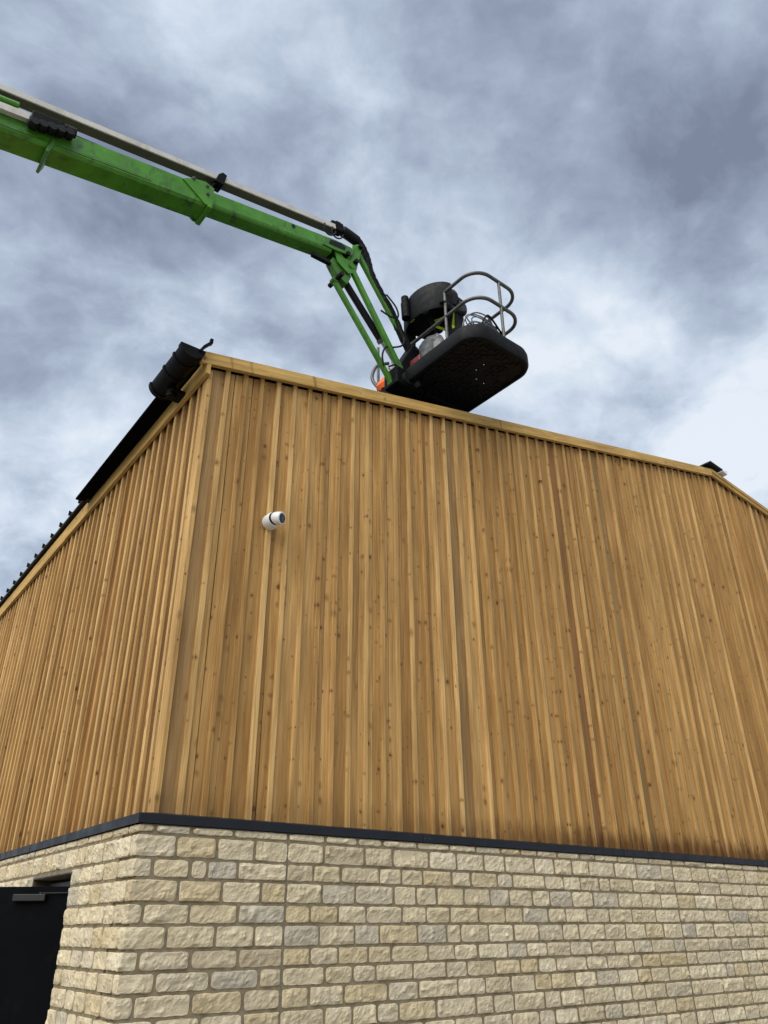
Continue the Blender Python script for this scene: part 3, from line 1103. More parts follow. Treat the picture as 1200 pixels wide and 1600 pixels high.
# main boom, outer section
mb = MB()
mb.beam(BS(-9.4, 0, 7.855), BS(-3.22, 0, 7.855), .30, .325, side=ND, ch=.03)
outer = mb.build('outer_boom', GREEN, lift, origin=BS(-5, 0, 7.85))
mb = MB()
for t in (-3.30, -3.20):
    pass
mb.prism([BS(-3.24, .168, 7.69), BS(-3.15, .168, 7.67), BS(-3.13, .168, 7.80), BS(-3.15, .168, 8.00), BS(-3.27, .168, 8.06), BS(-3.45, .168, 8.03), BS(-3.55, .168, 7.97)], ND * -.022)
mb.prism([BS(-3.24, -.168, 7.69), BS(-3.15, -.168, 7.67), BS(-3.13, -.168, 7.80), BS(-3.15, -.168, 8.00), BS(-3.27, -.168, 8.06), BS(-3.45, -.168, 8.03), BS(-3.55, -.168, 7.97)], ND * .022)
mb.beam(BS(-3.20, 0, 7.675), BS(-3.14, 0, 7.67), .34, .03, side=ND)
mb.build('boom_collar', GREEN, outer, origin=BS(-3.2, 0, 7.8), bevel=.006)
for t, h in ((-3.42, 8.03), (-3.22, 7.86), (-3.24, 7.99)):
    mb = MB().lathe([(.022, 0), (.022, .014), (.012, .016), (.012, .024)], BS(t, .168, h), ND, 12)
    mb.build('bolt', STEEL, outer, origin=BS(t, .168, h))
mb = MB().beam(BS(-9.0, .1535, 7.74), BS(-3.9, .1535, 7.76), .006, .035, side=ND)
mb.build('wear_strip', GREEND, outer, origin=BS(-5, .15, 7.75))
# flange under the boom at the left
mb = MB().prism([BS(-5.00, -.17, 7.60), BS(-4.97, -.17, 7.58), BS(-4.94, -.17, 7.68), BS(-4.94, -.17, 7.80), BS(-4.98, -.17, 7.80)], ND * .34)
mb.build('flange', GREEND, outer, origin=BS(-4.95, 0, 7.7), bevel=.006)
# roller and hose guide pack beside the boom
pack = MB()
pack.box(lambda a, b_, c: BS(a, b_, c), (-5.22, .150, 7.86), (-4.92, .235, 8.03))
pk = pack.build('guide_block', BLACKPL, outer, origin=BS(-5, .19, 7.95), bevel=.01)
for k in range(5):
    t = -5.18 + k * .085
    mb = MB().lathe([(.045, -.05), (.05, -.04), (.05, .04), (.045, .05)], BS(t, .235, 7.83 + .012 * k), ND, 16)
    mb.build('roller', BLACK, pk, origin=BS(t, .235, 7.83), smooth=True)
mb = MB().lathe([(.055, 0), (.055, .12), (.035, .12), (.035, .10)], BS(-4.90, .23, 7.93), BD, 18)
mb.build('hose_port', BLACK, pk, origin=BS(-4.9, .23, 7.93), smooth=True)
mb = MB().box(lambda a, b_, c: BS(a, b_, c), (-9.3, .155, 7.89), (-5.23, .215, 7.985))
mb.build('hose_channel', CREAM, outer, origin=BS(-6, .19, 7.95), bevel=.004)
mb = MB().tube([BS(-9.3, .10, 8.16), BS(-5.35, .10, 8.16)], .035, 10)
mb.build('guide_rod', GREEN, outer, origin=BS(-6, .1, 8.16), smooth=True)
mb = MB()
for dh in (0, .035):
    mb.tube([BS(-6.5, .03, 8.12 + dh), BS(-5.0, .03, 8.115 + dh * .8), BS(-3.6, .03, 8.06 + dh * .6), BS(-3.45, .03, 8.05)], .010, 8)
mb.build('control_hose', BLACK, outer, origin=BS(-4.5, 0, 8.1), smooth=True)

# inner section
mb = MB()
mb.beam(BS(-3.6, 0, 7.885), BS(-1.38, 0, 7.885), .215, .255, side=ND, ch=.022)
inner = mb.build('inner_boom', GREEN, lift, origin=BS(-2.2, 0, 7.88))
mb = MB().beam(BS(-3.1, .1085, 7.80), BS(-1.5, .1085, 7.80), .005, .012, side=ND)
mb.build('wear_strip', GREEND, inner, origin=BS(-2.2, .1, 7.8))
mb = MB().lathe([(.028, 0), (.028, .006)], BS(-1.98, .1075, 7.95), ND, 16)
mb.build('bolt', BLACK, inner, origin=BS(-1.98, .108, 7.95))

# cable channel carried above the boom
mb = MB().beam(BS(-9.3, .0, 8.445), BS(-1.28, .0, 8.315), .135, .085, side=ND, ch=.006)
chan = mb.build('cable_channel', CREAM, lift, origin=BS(-4, 0, 8.34))
mb = MB()
mb.prism([BS(-3.12, .080, 8.26), BS(-3.0, .080, 8.23), BS(-2.97, .080, 8.42), BS(-3.03, .080, 8.45), BS(-3.08, .080, 8.40)], ND * -.16)
MB().beam(BS(-9.3, .0, 8.397), BS(-1.30, .0, 8.268), .118, .012, side=ND).build('channel_liner', TAUPE, chan, origin=BS(-4, 0, 8.3))
br = mb.build('channel_clamp', BLACKPL, chan, origin=BS(-3.05, 0, 8.3), bevel=.006)
mb = MB()
mb.beam(BS(-3.08, .03, 8.28), BS(-3.22, .03, 8.06), .04, .02, side=ND)
mb.beam(BS(-3.0, -.03, 8.25), BS(-3.20, -.03, 8.20), .04, .02, side=ND)
mb.build('clamp_stay', BLACKPL, br, origin=BS(-3.1, 0, 8.2))
mb = MB()
mb.box(lambda a, b_, c: BS(a, b_, c), (-1.34, -.06, 8.27), (-1.14, .06, 8.43))
mb.prism([BS(-1.25, .02, 8.42), BS(-1.08, .02, 8.36), BS(-1.05, .02, 8.46), BS(-1.10, .02, 8.44), BS(-1.16, .02, 8.49), BS(-1.24, .02, 8.50)], ND * -.05)
mb.build('channel_end', BLACKPL, chan, origin=BS(-1.2, 0, 8.3), bevel=.01)
mb = MB()
loop = []
for k in range(13):
    an = math.pi * (.05 + 1.1 * k / 12)
    loop.append(BS(-1.37 + .10 * math.cos(an), .06, 8.24 - .13 * math.sin(an)))
mb.tube(loop, .013, 8)
loop = [p + TD * .13 + Vector((0, 0, .02)) for p in loop]
mb.tube(loop, .011, 8)
mb.build('hose_loop', BLACK, chan, origin=BS(-1.37, .06, 8.2), smooth=True)

# boom nose and knuckle
mb = MB()
for o in (-.125, .105):
    mb.prism([BF(-1.52, o, 8.16), BF(-1.30, o, 8.19), BF(-1.05, o, 8.25), BF(-.99, o, 8.33), BF(-1.04, o, 8.41), BF(-1.30, o, 8.38), BF(-1.50, o, 8.33)], ND * .022)
mb.hexa([BF(-1.5, -.1, 8.26), BF(-1.02, -.1, 8.32), BF(-1.02, .1, 8.32), BF(-1.5, .1, 8.26), BF(-1.5, -.1, 8.36), BF(-1.02, -.1, 8.44), BF(-1.02, .1, 8.44), BF(-1.5, .1, 8.36)])
nose = mb.build('boom_nose', GREEND, lift, origin=BF(-1.3, 0, 8.2), bevel=.006)
mb = MB().prism([BF(-1.42, .129, 8.235), BF(-1.16, .129, 8.28), BF(-1.14, .129, 8.35), BF(-1.22, .129, 8.37), BF(-1.40, .129, 8.32)], ND * .004)
mb.build('nose_recess', BLACK, nose, origin=BF(-1.3, .13, 8.3))
mb = MB()
for o in (-.095, .07):
    mb.prism([BF(-1.30, o, 8.22), BF(-1.24, o, 8.04), BF(-1.06, o, 7.93), BF(-.93, o, 8.02), BF(-.83, o, 8.55), BF(-.90, o, 8.60), BF(-.99, o, 8.52), BF(-1.02, o, 8.20), BF(-1.14, o, 8.18), BF(-1.22, o, 8.27)], ND * .024)
knu = mb.build('knuckle', GREEN, lift, origin=BF(-1.05, 0, 8.2), bevel=.006)
mb = MB()
mb.prism([BF(-1.34, -.06, 8.02), BF(-1.20, -.06, 7.82), BF(-1.05, -.06, 7.76), BF(-.98, -.06, 7.95), BF(-1.12, -.06, 8.10), BF(-1.30, -.06, 8.12)], ND * .12)
mb.build('pivot_block', GREEND, knu, origin=BF(-1.15, 0, 8), bevel=.01)
for t, z in ((-.95, 8.20), (-.87, 8.55), (-1.20, 7.80), (-1.10, 8.25)):
    mb = MB().lathe([(.035, -.15), (.035, .15)], BF(t, 0, z), ND, 14)
    mb.build('pivot_pin', BLACK, knu, origin=BF(t, 0, z), smooth=True)
mb = MB()
mb.beam(BF(-1.62, .02, 7.99), BF(-1.20, .02, 8.02), .06, .05, side=ND)
mb.build('lower_cylinder', BLACK, knu, origin=BF(-1.4, 0, 7.93), smooth=True)

# jib links


def link(name, a, b_, o, wd, ht, mat=GREEN):
    p, q = BF(a[0], o, a[1]), BF(b_[0], o, b_[1])
    mb = MB().beam(p, q, wd, ht, side=ND, ch=.012)
    ob = mb.build(name, mat, lift, origin=(p + q) / 2)
    for e in (p, q):
        MB().lathe([(ht * .62, -wd * .62), (ht * .62, wd * .62)], e, ND, 18).build('link_boss', GREEND, ob, origin=e, smooth=True)
    return ob


link('jib_link', (-1.225, 7.775), (-.225, 6.51), -.01, .070, .072)
link('jib_link', (-1.01, 8.10), (-.10, 6.68), .07, .070, .080)
link('jib_link', (-.865, 8.565), (.135, 7.20), 0, .070, .075)
mb = MB()
mb.beam(BF(-.985, .0, 8.00), BF(-.985, .0, 7.999), .01, .01, side=ND)
mb = MB().tube([BF(-1.10, -.05, 8.0), BF(-.38, -.05, 7.20)], .05, 14)
cyl = mb.build('jib_cylinder', BLACK, lift, origin=BF(-.8, -.05, 7.6), smooth=True)
MB().tube([BF(-.42, -.05, 7.245), BF(-.13, -.05, 6.92)], .026, 12).build('piston_rod', CHROME, cyl, origin=BF(-.25, -.05, 7.05), smooth=True)
mb = MB().lathe([(.06, -.02), (.06, .03)], BF(-.38, -.05, 7.20), BF(0, 0, 6.7) - BF(-.72, 0, 7.5), 14)
mb.build('cylinder_gland', STEEL, cyl, origin=BF(-.38, -.05, 7.2), smooth=True)


def spline(pts, n=8):
    pts = [Vector(p) for p in pts]
    out = []
    for i in range(len(pts) - 1):
        p0, p1, p2, p3 = pts[max(i - 1, 0)], pts[i], pts[i + 1], pts[min(i + 2, len(pts) - 1)]
        for k in range(n):
            t = k / n
            out.append(.5 * ((2 * p1) + (p2 - p0) * t + (2 * p0 - 5 * p1 + 4 * p2 - p3) * t * t + (3 * p1 - p0 - 3 * p2 + p3) * t ** 3))
    out.append(pts[-1])
    return out


hpts = [(-1.18, 8.80), (-.97, 8.785), (-.80, 8.735), (-.68, 8.53), (-.60, 8.27), (-.42, 8.0), (-.22, 7.75), (-.07, 7.47), (.12, 7.2)]
hs = spline([BF(t, 0, z) for t, z in hpts])
r_ = [(.070 if i < 14 else .070 - .02 * min(1, (i - 14) / 10)) for i in range(len(hs))]
mb = MB().tube(hs[:17], [.055] * 3 + [.078] * 11 + [.066] * 3, 14)
hb = mb.build('hose_sleeve', BLACK, lift, origin=hs[5], smooth=True)
for k, (dx, dy) in enumerate(((.022, .03), (-.022, .03), (.0, -.035), (.03, -.01), (-.03, -.008))):
    rr = random.Random(k)
    pp = [p + ND * (dy + rr.uniform(-.006, .006)) + TD * dx + Vector((0, 0, dx * .7 + rr.uniform(-.008, .008))) for p in hs[14:]]
    MB().tube(pp, .021, 8).build('hose', BLACK, hb, origin=pp[5], smooth=True)
# drooping hoses between links
for k, pts in enumerate(([(-.35, 8.0, .05), (-.22, 7.80, .10), (-.20, 7.62, .12), (-.34, 7.52, .14), (-.50, 7.58, .10)],
                         [(-.20, 7.45, .10), (-.12, 7.25, .14), (-.16, 7.1, .14), (-.30, 7.02, .1)],
                         [(-.30, 7.10, .05), (-.42, 6.95, .08), (-.46, 6.80, .08), (-.42, 6.66, .06)],
                         [(-.36, 6.66, .1), (-.25, 6.72, .12), (-.12, 6.62, .12), (-.06, 6.60, .1)],
                         [(.10, 7.25, .06), (.22, 7.15, .16), (.30, 6.95, .20), (.28, 6.72, .22), (.18, 6.60, .2)],
                         [(.05, 7.15, .02), (.20, 7.22, .12), (.34, 7.10, .2), (.42, 6.9, .25)])):
    sp = spline([BF(t, o, z) for t, z, o in pts])
    MB().tube(sp, .013, 8).build('slack_hose', BLACK, hb, origin=sp[4], smooth=True)

# the rest of the machine, out to the left of the picture: riser, turret, chassis
mb = MB()
kz = 7.855 + SLB * (-6.4)
for o in (-.2, .18):
    mb.prism([BF(-9.75, o, kz - .35), BF(-9.25, o, kz - .4), BF(-9.0, o, kz + .15), BF(-9.5, o, kz + .3)], ND * .03)
mb.build('elbow_plate', GREEND, lift, origin=BF(-9.4, 0, kz))
mb = MB().beam(BF(-9.5, 0, kz - .2), BF(-8.2, 0, 2.2), .26, .3, side=ND, ch=.02)
mb.build('riser_arm', GREEN, lift, origin=BF(-9, 0, 4))
mb = MB().beam(BF(-8.1, 0, 2.3), BF(-9.6, 0, -.5), .3, .32, side=ND, ch=.02)
mb.build('lower_arm', GREEN, lift, origin=BF(-9, 0, 1))
mb = MB().box(BF, (-10.4, -.55, -.75), (-8.9, .55, -.25))
mb.build('turret', GREEN, lift, origin=BF(-9.6, 0, -.6), bevel=.04)
mb = MB().box(BF, (-10.6, -.7, -1.25), (-8.2, .7, -.85))
ch = mb.build('chassis', GREYP, lift, origin=BF(-9.4, 0, -1.1), bevel=.04)
for t in (-10.3, -8.5):
    for o in (-.82, .82):
        mb = MB().lathe([(.24, -.13), (.36, -.12), (.38, -.06), (.38, .06), (.36, .12), (.24, .13)], BF(t, o, -1.22), ND, 28)
        wh = mb.build('wheel', TYRE, lift, origin=BF(t, o, -1.22), smooth=True)
        MB().lathe([(.22, -.135), (.22, .135), (.08, .14)], BF(t, o, -1.22), ND, 20).build('rim', STEEL, wh, origin=BF(t, o, -1.22), smooth=True)

# ------------------------------------------------------------------ basket
U0, U1, V0, V1, ZB0 = -.10, 1.09, -1.0, 1.445, 6.50


def rrect(u0, u1, v0, v1, r, n=8):
    pts = []
    for cu, cv, a0 in ((u1 - r, v1 - r, 0), (u0 + r, v1 - r, 90), (u0 + r, v0 + r, 180), (u1 - r, v0 + r, 270)):
        for k in range(n + 1):
            a = rad(a0 + 90 * k / n)
            pts.append((cu + r * math.cos(a), cv + r * math.sin(a)))
    return pts


def ring_loft(mb, rings):
    m = len(rings[0])
    vs = [p for r in rings for p in r]
    fs = []
    for a in range(len(rings) - 1):
        for i in range(m):
            fs.append((a * m + i, a * m + (i + 1) % m, (a + 1) * m + (i + 1) % m, (a + 1) * m + i))
    mb.add(vs, fs)


mb = MB()
lay = [(.055, 6.555), (.055, 6.515), (.062, 6.502), (.045, 6.500), (.015, 6.515), (.0, 6.55), (.0, 6.68), (.02, 6.735), (.05, 6.75), (.07, 6.735), (.07, 6.60)]
ring_loft(mb, [[BF(u, v, z) for u, v in rrect(U0 + i_, U1 - i_, V0 + i_, V1 - i_, .30 - i_, 10)] for i_, z in lay])
tray = mb.build('basket_tray', DARKPL, lift, origin=BF(.55, .3, 6.5), smooth=True)
tray['label'] = 'dark moulded floor tray of the work basket'
# perforated floor plate
mb = MB()
cs = .035
nu, nv = int((U1 - U0 - .1) / cs), int((V1 - V0 - .1) / cs)
holes = {(15, 56), (15, 52), (19, 48), (23, 48), (27, 59), (27, 55)}
R_ = .25


def inside(u, v):
    du = max(U0 + .05 + R_ - u, u - (U1 - .05 - R_), 0)
    dv = max(V0 + .05 + R_ - v, v - (V1 - .05 - R_), 0)
    return du * du + dv * dv <= (R_ + .02) ** 2


rh = random.Random(3)
vid = {}
vs, fs = [], []


def vtx(i, j):
    if (i, j) not in vid:
        vid[(i, j)] = len(vs)
        vs.append(BF(U0 + .05 + i * cs, V0 + .05 + j * cs, 6.528))
    return vid[(i, j)]


for i in range(nu):
    for j in range(nv):
        if inside(U0 + .05 + (i + .5) * cs, V0 + .05 + (j + .5) * cs):
            if (i, j) in holes:
                # small round drain: leave a slit open in the middle of the cell
                k = len(vs)
                u, v = U0 + .05 + i * cs, V0 + .05 + j * cs
                q = [(0, 0), (cs, 0), (cs, cs), (0, cs)]
                q2 = [(cs * .38, cs * .38), (cs * .62, cs * .38), (cs * .62, cs * .62), (cs * .38, cs * .62)]
                vs += [BF(u + a, v + b_, 6.528) for a, b_ in q + q2]
                fs += [(k + a, k + (a + 1) % 4, k + 4 + (a + 1) % 4, k + 4 + a) for a in range(4)]
            else:
                fs.append((vtx(i, j), vtx(i + 1, j), vtx(i + 1, j + 1), vtx(i, j + 1)))
mb.add(vs, fs)
mb.build('floor_plate', UNDER, tray, origin=BF(.55, .3, 6.53))
mb = MB()
for i in range(1, nu - 1, 2):
    for j in range(1, nv - 1, 3):
        u, v = U0 + .05 + i * cs, V0 + .05 + j * cs + (cs * 1.5 if (i // 2) % 2 else 0)
        if inside(u - .03, v - .03) and inside(u + .07, v + .09) and rh.random() > .12 and not any(abs(i - a) < 3 and abs(j - b_) < 4 for a, b_ in holes):
            if (i // 2 + j // 3) % 2:
                mb.box(BF, (u, v, 6.514), (u + .045, v + .075, 6.5275))
            else:
                mb.box(BF, (u, v, 6.514), (u + .055, v + .04, 6.5275))
ft = mb.build('tread_blocks', UNDER, tray, origin=BF(.55, .3, 6.52), kind='stuff')
mb = MB()
mb.beam(BF(-.1, .12, 6.49), BF(1.05, .12, 6.49), .05, .04)
mb.beam(BF(.25, -.9, 6.49), BF(.25, .4, 6.49), .04, .04)
mb.beam(BF(.0, .42, 6.495), BF(.6, -.7, 6.495), .03, .03)
mb.build('under_frame', BLACK, tray, origin=BF(.5, .1, 6.49))

# mount between jib and basket
mb = MB()
mb.box(BF, (-.26, -.14, 6.44), (.06, .14, 6.72))
mb.prism([BF(-.22, -.1, 6.70), BF(.05, -.1, 6.72), (BF(.24, -.1, 7.25)), BF(.10, -.1, 7.30)], ND * .2)
mnt = mb.build('basket_mount', BLACKPL, lift, origin=BF(-.1, 0, 6.6), bevel=.02)
MB().lathe([(.10, -.16), (.11, -.12), (.11, .12), (.10, .16)], BF(-.06, .02, 6.56), ND, 20).build('rotator', BLACK, mnt, origin=BF(-.06, 0, 6.56), smooth=True)
MB().lathe([(.045, 0), (.05, .02), (.05, .09)], BF(.06, .15, 6.52), ND, 16).build('grease_cap', STEEL, mnt, origin=BF(.06, .15, 6.52), smooth=True)

# rails
RU0, RU1, RV0, RV1 = .17, 1.07, -.85, 1.31


def rail_path(z, v_start_left, v_start_right, r=.27, du=0.0):
    pts = [BF(RU0 + du, v_start_left, z), BF(RU0 + du, RV1 - r, z)]
    for k in range(1, 9):
        a = rad(180 - 90 * k / 8)
        pts.append(BF(RU0 + du + r + r * math.cos(a), RV1 - r + r * math.sin(a), z))
    for k in range(0, 9):
        a = rad(90 - 90 * k / 8)
        pts.append(BF(RU1 - r + r * math.cos(a), RV1 - r + r * math.sin(a), z))
    pts.append(BF(RU1, v_start_right, z))
    return pts


mb = MB().tube(rail_path(7.86, .70, -.8), .026, 12)
mb.build('top_rail', STEEL, lift, origin=BF(.6, 1.2, 7.86), smooth=True)
mb = MB().tube(rail_path(7.41, -.03, -.8), .026, 12)
mb.build('mid_rail', STEEL, lift, origin=BF(.6, 1.2, 7.41), smooth=True)
for u, v in ((.62, RV1), (RU0, .70), (RU1, -.1), (RU1, -.8), (RU0, -.8)):
    mb = MB().tube([BF(u, v, 6.56), BF(u, v, 7.86)], .022, 10)
    po = mb.build('rail_post', STEEL, lift, origin=BF(u, v, 6.6), smooth=True)
# lower hoop seen to the left of the jib
lp = spline([BF(RU0, -.55, 7.40), BF(.0, -.62, 7.3), BF(-.12, -.58, 7.0), BF(-.10, -.45, 6.75), BF(.05, -.35, 6.6)], 6)
MB().tube(lp, .026, 10).build('hand_loop', STEEL, lift, origin=lp[5], smooth=True)

# control console: half-drum hood on the jib side of the basket
con = MB()
KU, KV = .33, .26
caxis = Vector((0, 0, 1))
nseg = 20


def arc(r, z, ku=KU, kv=KV, a0=98, a1=282, dz=0.0):
    out = []
    for k in range(nseg + 1):
        a = rad(a0 + (a1 - a0) * k / nseg)
        out.append(BF(ku + r * .84 * math.cos(a), kv + r * 1.16 * math.sin(a), z - dz * math.cos(a)))
    return out


rings = [arc(.40, 7.61), arc(.42, 7.66), arc(.42, 8.02), arc(.395, 8.10), arc(.34, 8.115), arc(.34, 8.02), arc(.38, 8.0), arc(.385, 7.70)]
m_ = nseg + 1
vs = [p for r in rings for p in r]
fs = []
for a in range(len(rings)):
    b_ = (a + 1) % len(rings)
    for i in range(nseg):
        fs.append((a * m_ + i, a * m_ + i + 1, b_ * m_ + i + 1, b_ * m_ + i))
fs.append(tuple(a * m_ for a in range(len(rings))))
fs.append(tuple(a * m_ + nseg for a in range(len(rings)))[::-1])
con.add(vs, fs)
console = con.build('control_console', DARKPL, lift, origin=BF(.2, .2, 7.9), smooth=True)
console['label'] = 'curved dark console hood on the basket rail'
mb = MB()
pl_ = arc(.375, 7.78)
mb.prism(pl_ + [BF(KU + .28, KV - .40, 7.78), BF(KU + .28, KV + .40, 7.78)], Vector((0, 0, .20)))
mb.build('console_body', BLACK, console, origin=BF(.3, .2, 7.8))
bx_ = KU - .42 * .84
mb = MB().tube([BF(-.055, .13, 7.66), BF(-.06, .12, 7.94), BF(-.06, .12, 7.945), BF(-.062, .115, 8.06)], [.066, .066, .055, .055], 16)
mb.build('beacon', BLACKPL, console, origin=BF(bx_, -.04, 7.85), smooth=True)
p_ = BF(.12, .10, 7.772)
mb = MB().box(BF, (.075, .02, 7.762), (.135, .10, 7.779))
mb.build('label_plate', YLAB, console, origin=p_)
mb = MB().box(BF, (.12, .27, 7.762), (.18, .36, 7.779))
mb.build('label_plate', GREYP, console, origin=BF(.15, .3, 7.77))

# ------------------------------------------------------------------ things in the basket
# operator
PU, PV, PZ = .56, .50, 6.56


def PB(u, v, z):
    return BF(PU + u, PV + v, PZ + z * .93)


person = None


def skin_body():
    J = {}
    pts = [
        ('pelvis', PB(0, 0, .90), .135), ('waist', PB(0, 0, 1.06), .130), ('chest', PB(-.03, 0, 1.26), .155), ('neckb', PB(-.05, 0, 1.42), .085),
        ('neck', PB(-.07, 0, 1.47), .055), ('head0', PB(-.08, 0, 1.54), .075), ('head1', PB(-.085, 0, 1.62), .088), ('head2', PB(-.08, 0, 1.68), .065),
        ('shl', PB(-.03, -.18, 1.38), .070), ('ell', PB(-.10, -.25, 1.12), .052), ('wrl', PB(-.30, -.18, 1.18), .036), ('hnl', PB(-.38, -.17, 1.20), .040),
        ('shr', PB(-.03, .18, 1.38), .070), ('elr', PB(-.08, .25, 1.12), .052), ('wrr', PB(-.28, .20, 1.17), .036), ('hnr', PB(-.36, .19, 1.19), .040),
        ('hpl', PB(0, -.10, .86), .100), ('knl', PB(-.02, -.11, .48), .070), ('anl', PB(.02, -.11, .09), .048), ('tol', PB(-.15, -.12, .05), .040),
        ('hpr', PB(0, .10, .86), .100), ('knr', PB(-.02, .11, .48), .070), ('anr', PB(.02, .11, .09), .048), ('tor', PB(-.15, .12, .05), .040)]
    for k, (n, p, r) in enumerate(pts):
        J[n] = k
    ed = [('pelvis', 'waist'), ('waist', 'chest'), ('chest', 'neckb'), ('neckb', 'neck'), ('neck', 'head0'), ('head0', 'head1'), ('head1', 'head2'),
          ('neckb', 'shl'), ('shl', 'ell'), ('ell', 'wrl'), ('wrl', 'hnl'), ('neckb', 'shr'), ('shr', 'elr'), ('elr', 'wrr'), ('wrr', 'hnr'),
          ('pelvis', 'hpl'), ('hpl', 'knl'), ('knl', 'anl'), ('anl', 'tol'), ('pelvis', 'hpr'), ('hpr', 'knr'), ('knr', 'anr'), ('anr', 'tor')]
    org = PB(0, 0, 0)
    me = bpy.data.meshes.new('person')
    me.from_pydata([tuple(p - org) for _, p, _ in pts], [(J[a], J[b_]) for a, b_ in ed], [])
    ob = bpy.data.objects.new('person', me)
    COL.objects.link(ob)
    sk = ob.modifiers.new('skin', 'SKIN')
    if not me.skin_vertices:
        bm = bmesh.new()
        bm.from_mesh(me)
        bm.verts.layers.skin.verify()
        bm.to_mesh(me)
        bm.free()
    for k, (_, _, r) in enumerate(pts):
        sv = me.skin_vertices[0].data[k]
        sv.radius = (r, r)
        sv.use_root = (k == 0)
    ob.modifiers.new('sub', 'SUBSURF').levels = 2
    ob.modifiers['sub'].render_levels = 2
    dg = bpy.context.evaluated_depsgraph_get()
    ev = ob.evaluated_get(dg)
    m2 = bpy.data.meshes.new_from_object(ev)
    ob.modifiers.clear()
    ob.data = m2
    m2.materials.clear()
    m2.materials.append(NAVY)
    m2.materials.append(SKIN)
    m2.materials.append(BLACK)
    hands = [J['hnl'], J['hnr']]
    hp_ = [pts[h][1] - org for h in hands]
    for p in m2.polygons:
        p.use_smooth = True
        c = p.center
        if c.z > 1.455 * .93:
            p.material_index = 1
        if any((c - q).length < .075 for q in hp_):
            p.material_index = 2
    ob.location = org
    WORLDLOC[ob.name] = org
    return ob


person = skin_body()
tag(person, 'person in dark workwear and yellow hi-vis straps standing in the basket', 'person')
# face, fingers
mb = MB()
fc = PB(-.165, 0, 1.60)
mb.lathe([(.016, 0), (.010, .02), (.003, .028)], PB(-.155, 0, 1.59), -TD, 8)
mb.build('nose', SKIN, person, origin=fc, smooth=True)
for v in (-.032, .032):
    MB().lathe([(.010, 0), (.006, .008)], PB(-.158, v, 1.625), -TD, 8).build('eye', BLACK, person, origin=fc)
for v in (-.088, .088):
    MB().lathe([(.026, -.008), (.022, .010)], PB(-.075, v, 1.605), ND if v > 0 else -ND, 10).build('ear', SKIN, person, origin=fc, smooth=True)
for v, z in ((-.17, 1.20), (.19, 1.19)):
    for k in range(4):
        vv = v - .03 + k * .02
        ln_ = (.07, .08, .075, .06)[k]
        MB().tube([PB(-.39, vv, z), PB(-.39 - ln_ * .6, vv, z + .005), PB(-.39 - ln_, vv, z - .025)], [.010, .009, .007], 8).build('finger', BLACK, person, origin=PB(-.39, vv, z), smooth=True)
    MB().tube([PB(-.35, v + (.03 if v < 0 else -.03), z), PB(-.38, v + (.06 if v < 0 else -.06), z + .005), PB(-.41, v + (.06 if v < 0 else -.06), z - .01)], [.012, .010, .008], 8).build('thumb', BLACK, person, origin=PB(-.35, v, z), smooth=True)
# cap
mb = MB().lathe([(.110, -.025), (.116, .0), (.112, .05), (.09, .095), (.05, .118), (.012, .124)], PB(-.075, 0, 1.645), (0, 0, 1), 24)
capo = mb.build('cap', NAVY, person, origin=PB(-.08, 0, 1.65), smooth=True)
mb = MB().prism([PB(-.12, -.085, 1.63), PB(-.22, -.06, 1.625), PB(-.245, 0, 1.625), PB(-.22, .06, 1.625), PB(-.12, .085, 1.63)], Vector((0, 0, .012)))
mb.build('cap_peak', NAVY, capo, origin=PB(-.18, 0, 1.63))
# hi-vis straps: shoulder braces and waist belt standing a few mm off the jacket
dgl = bpy.context.evaluated_depsgraph_get()


def wrap(pts, wd, name, mat):
    """strap laid on the body by casting to its surface"""
    from mathutils.bvhtree import BVHTree
    me = person.data
    tree = BVHTree.FromPolygons([v.co + WORLDLOC[person.name] for v in me.vertices], [tuple(p.vertices) for p in me.polygons])
    hit = []
    for p in pts:
        co, nr, _, _ = tree.find_nearest(p)
        hit.append((co + nr * .008, nr))
    mb = MB()
    vs, fs = [], []
    n = len(hit)
    for i, (c, nr) in enumerate(hit):
        d = (hit[min(i + 1, n - 1)][0] - hit[max(i - 1, 0)][0]).normalized()
        sd_ = d.cross(nr).normalized()
        vs += [c - sd_ * wd, c + sd_ * wd, c + sd_ * wd - nr * .006, c - sd_ * wd - nr * .006]
    for i in range(n - 1):
        for k in range(4):
            fs.append((i * 4 + k, i * 4 + (k + 1) % 4, i * 4 + 4 + (k + 1) % 4, i * 4 + 4 + k))
    mb.add(vs, fs)
    return mb.build(name, mat, person, origin=hit[0][0])


for v in (-.11, .11):
    wrap([PB(-.22, v, .95 + .45 * k / 9) for k in range(10)] + [PB(-.03, v * .8, 1.55)] + [PB(.2, v, 1.40 - .45 * k / 9) for k in range(10)], .020, 'vest_strap', YELLOW)
# crumpled sack hanging inside the rail
mb = MB()
rings = []
rr = random.Random(12)
sc_ = (.20, .36)
prof = [(.08, 7.27), (.12, 7.25), (.16, 7.17), (.18, 7.06), (.20, 6.94), (.19, 6.82), (.18, 6.72), (.14, 6.65), (.05, 6.63)]
for r, z in prof:
    ring = []
    for k in range(18):
        a = 2 * math.pi * k / 18
        q = r * (1 + .55 * noise.noise(Vector((math.cos(a) * 2.6, math.sin(a) * 2.6, z * 7))))
        ring.append(BF(sc_[0] + q * .75 * math.cos(a), sc_[1] + q * 1.25 * math.sin(a), z + .02 * noise.noise(Vector((a * 2, z * 9, 2)))))
    rings.append(ring)
ring_loft(mb, rings)
sack = mb.build('rubble_sack', SACK, None, origin=BF(sc_[0], sc_[1], 6.64), smooth=True)
tag(sack, 'crumpled grey plastic sack in the basket beside the jib', 'sack')
mb = MB()
for k in range(1, 3):
    pass
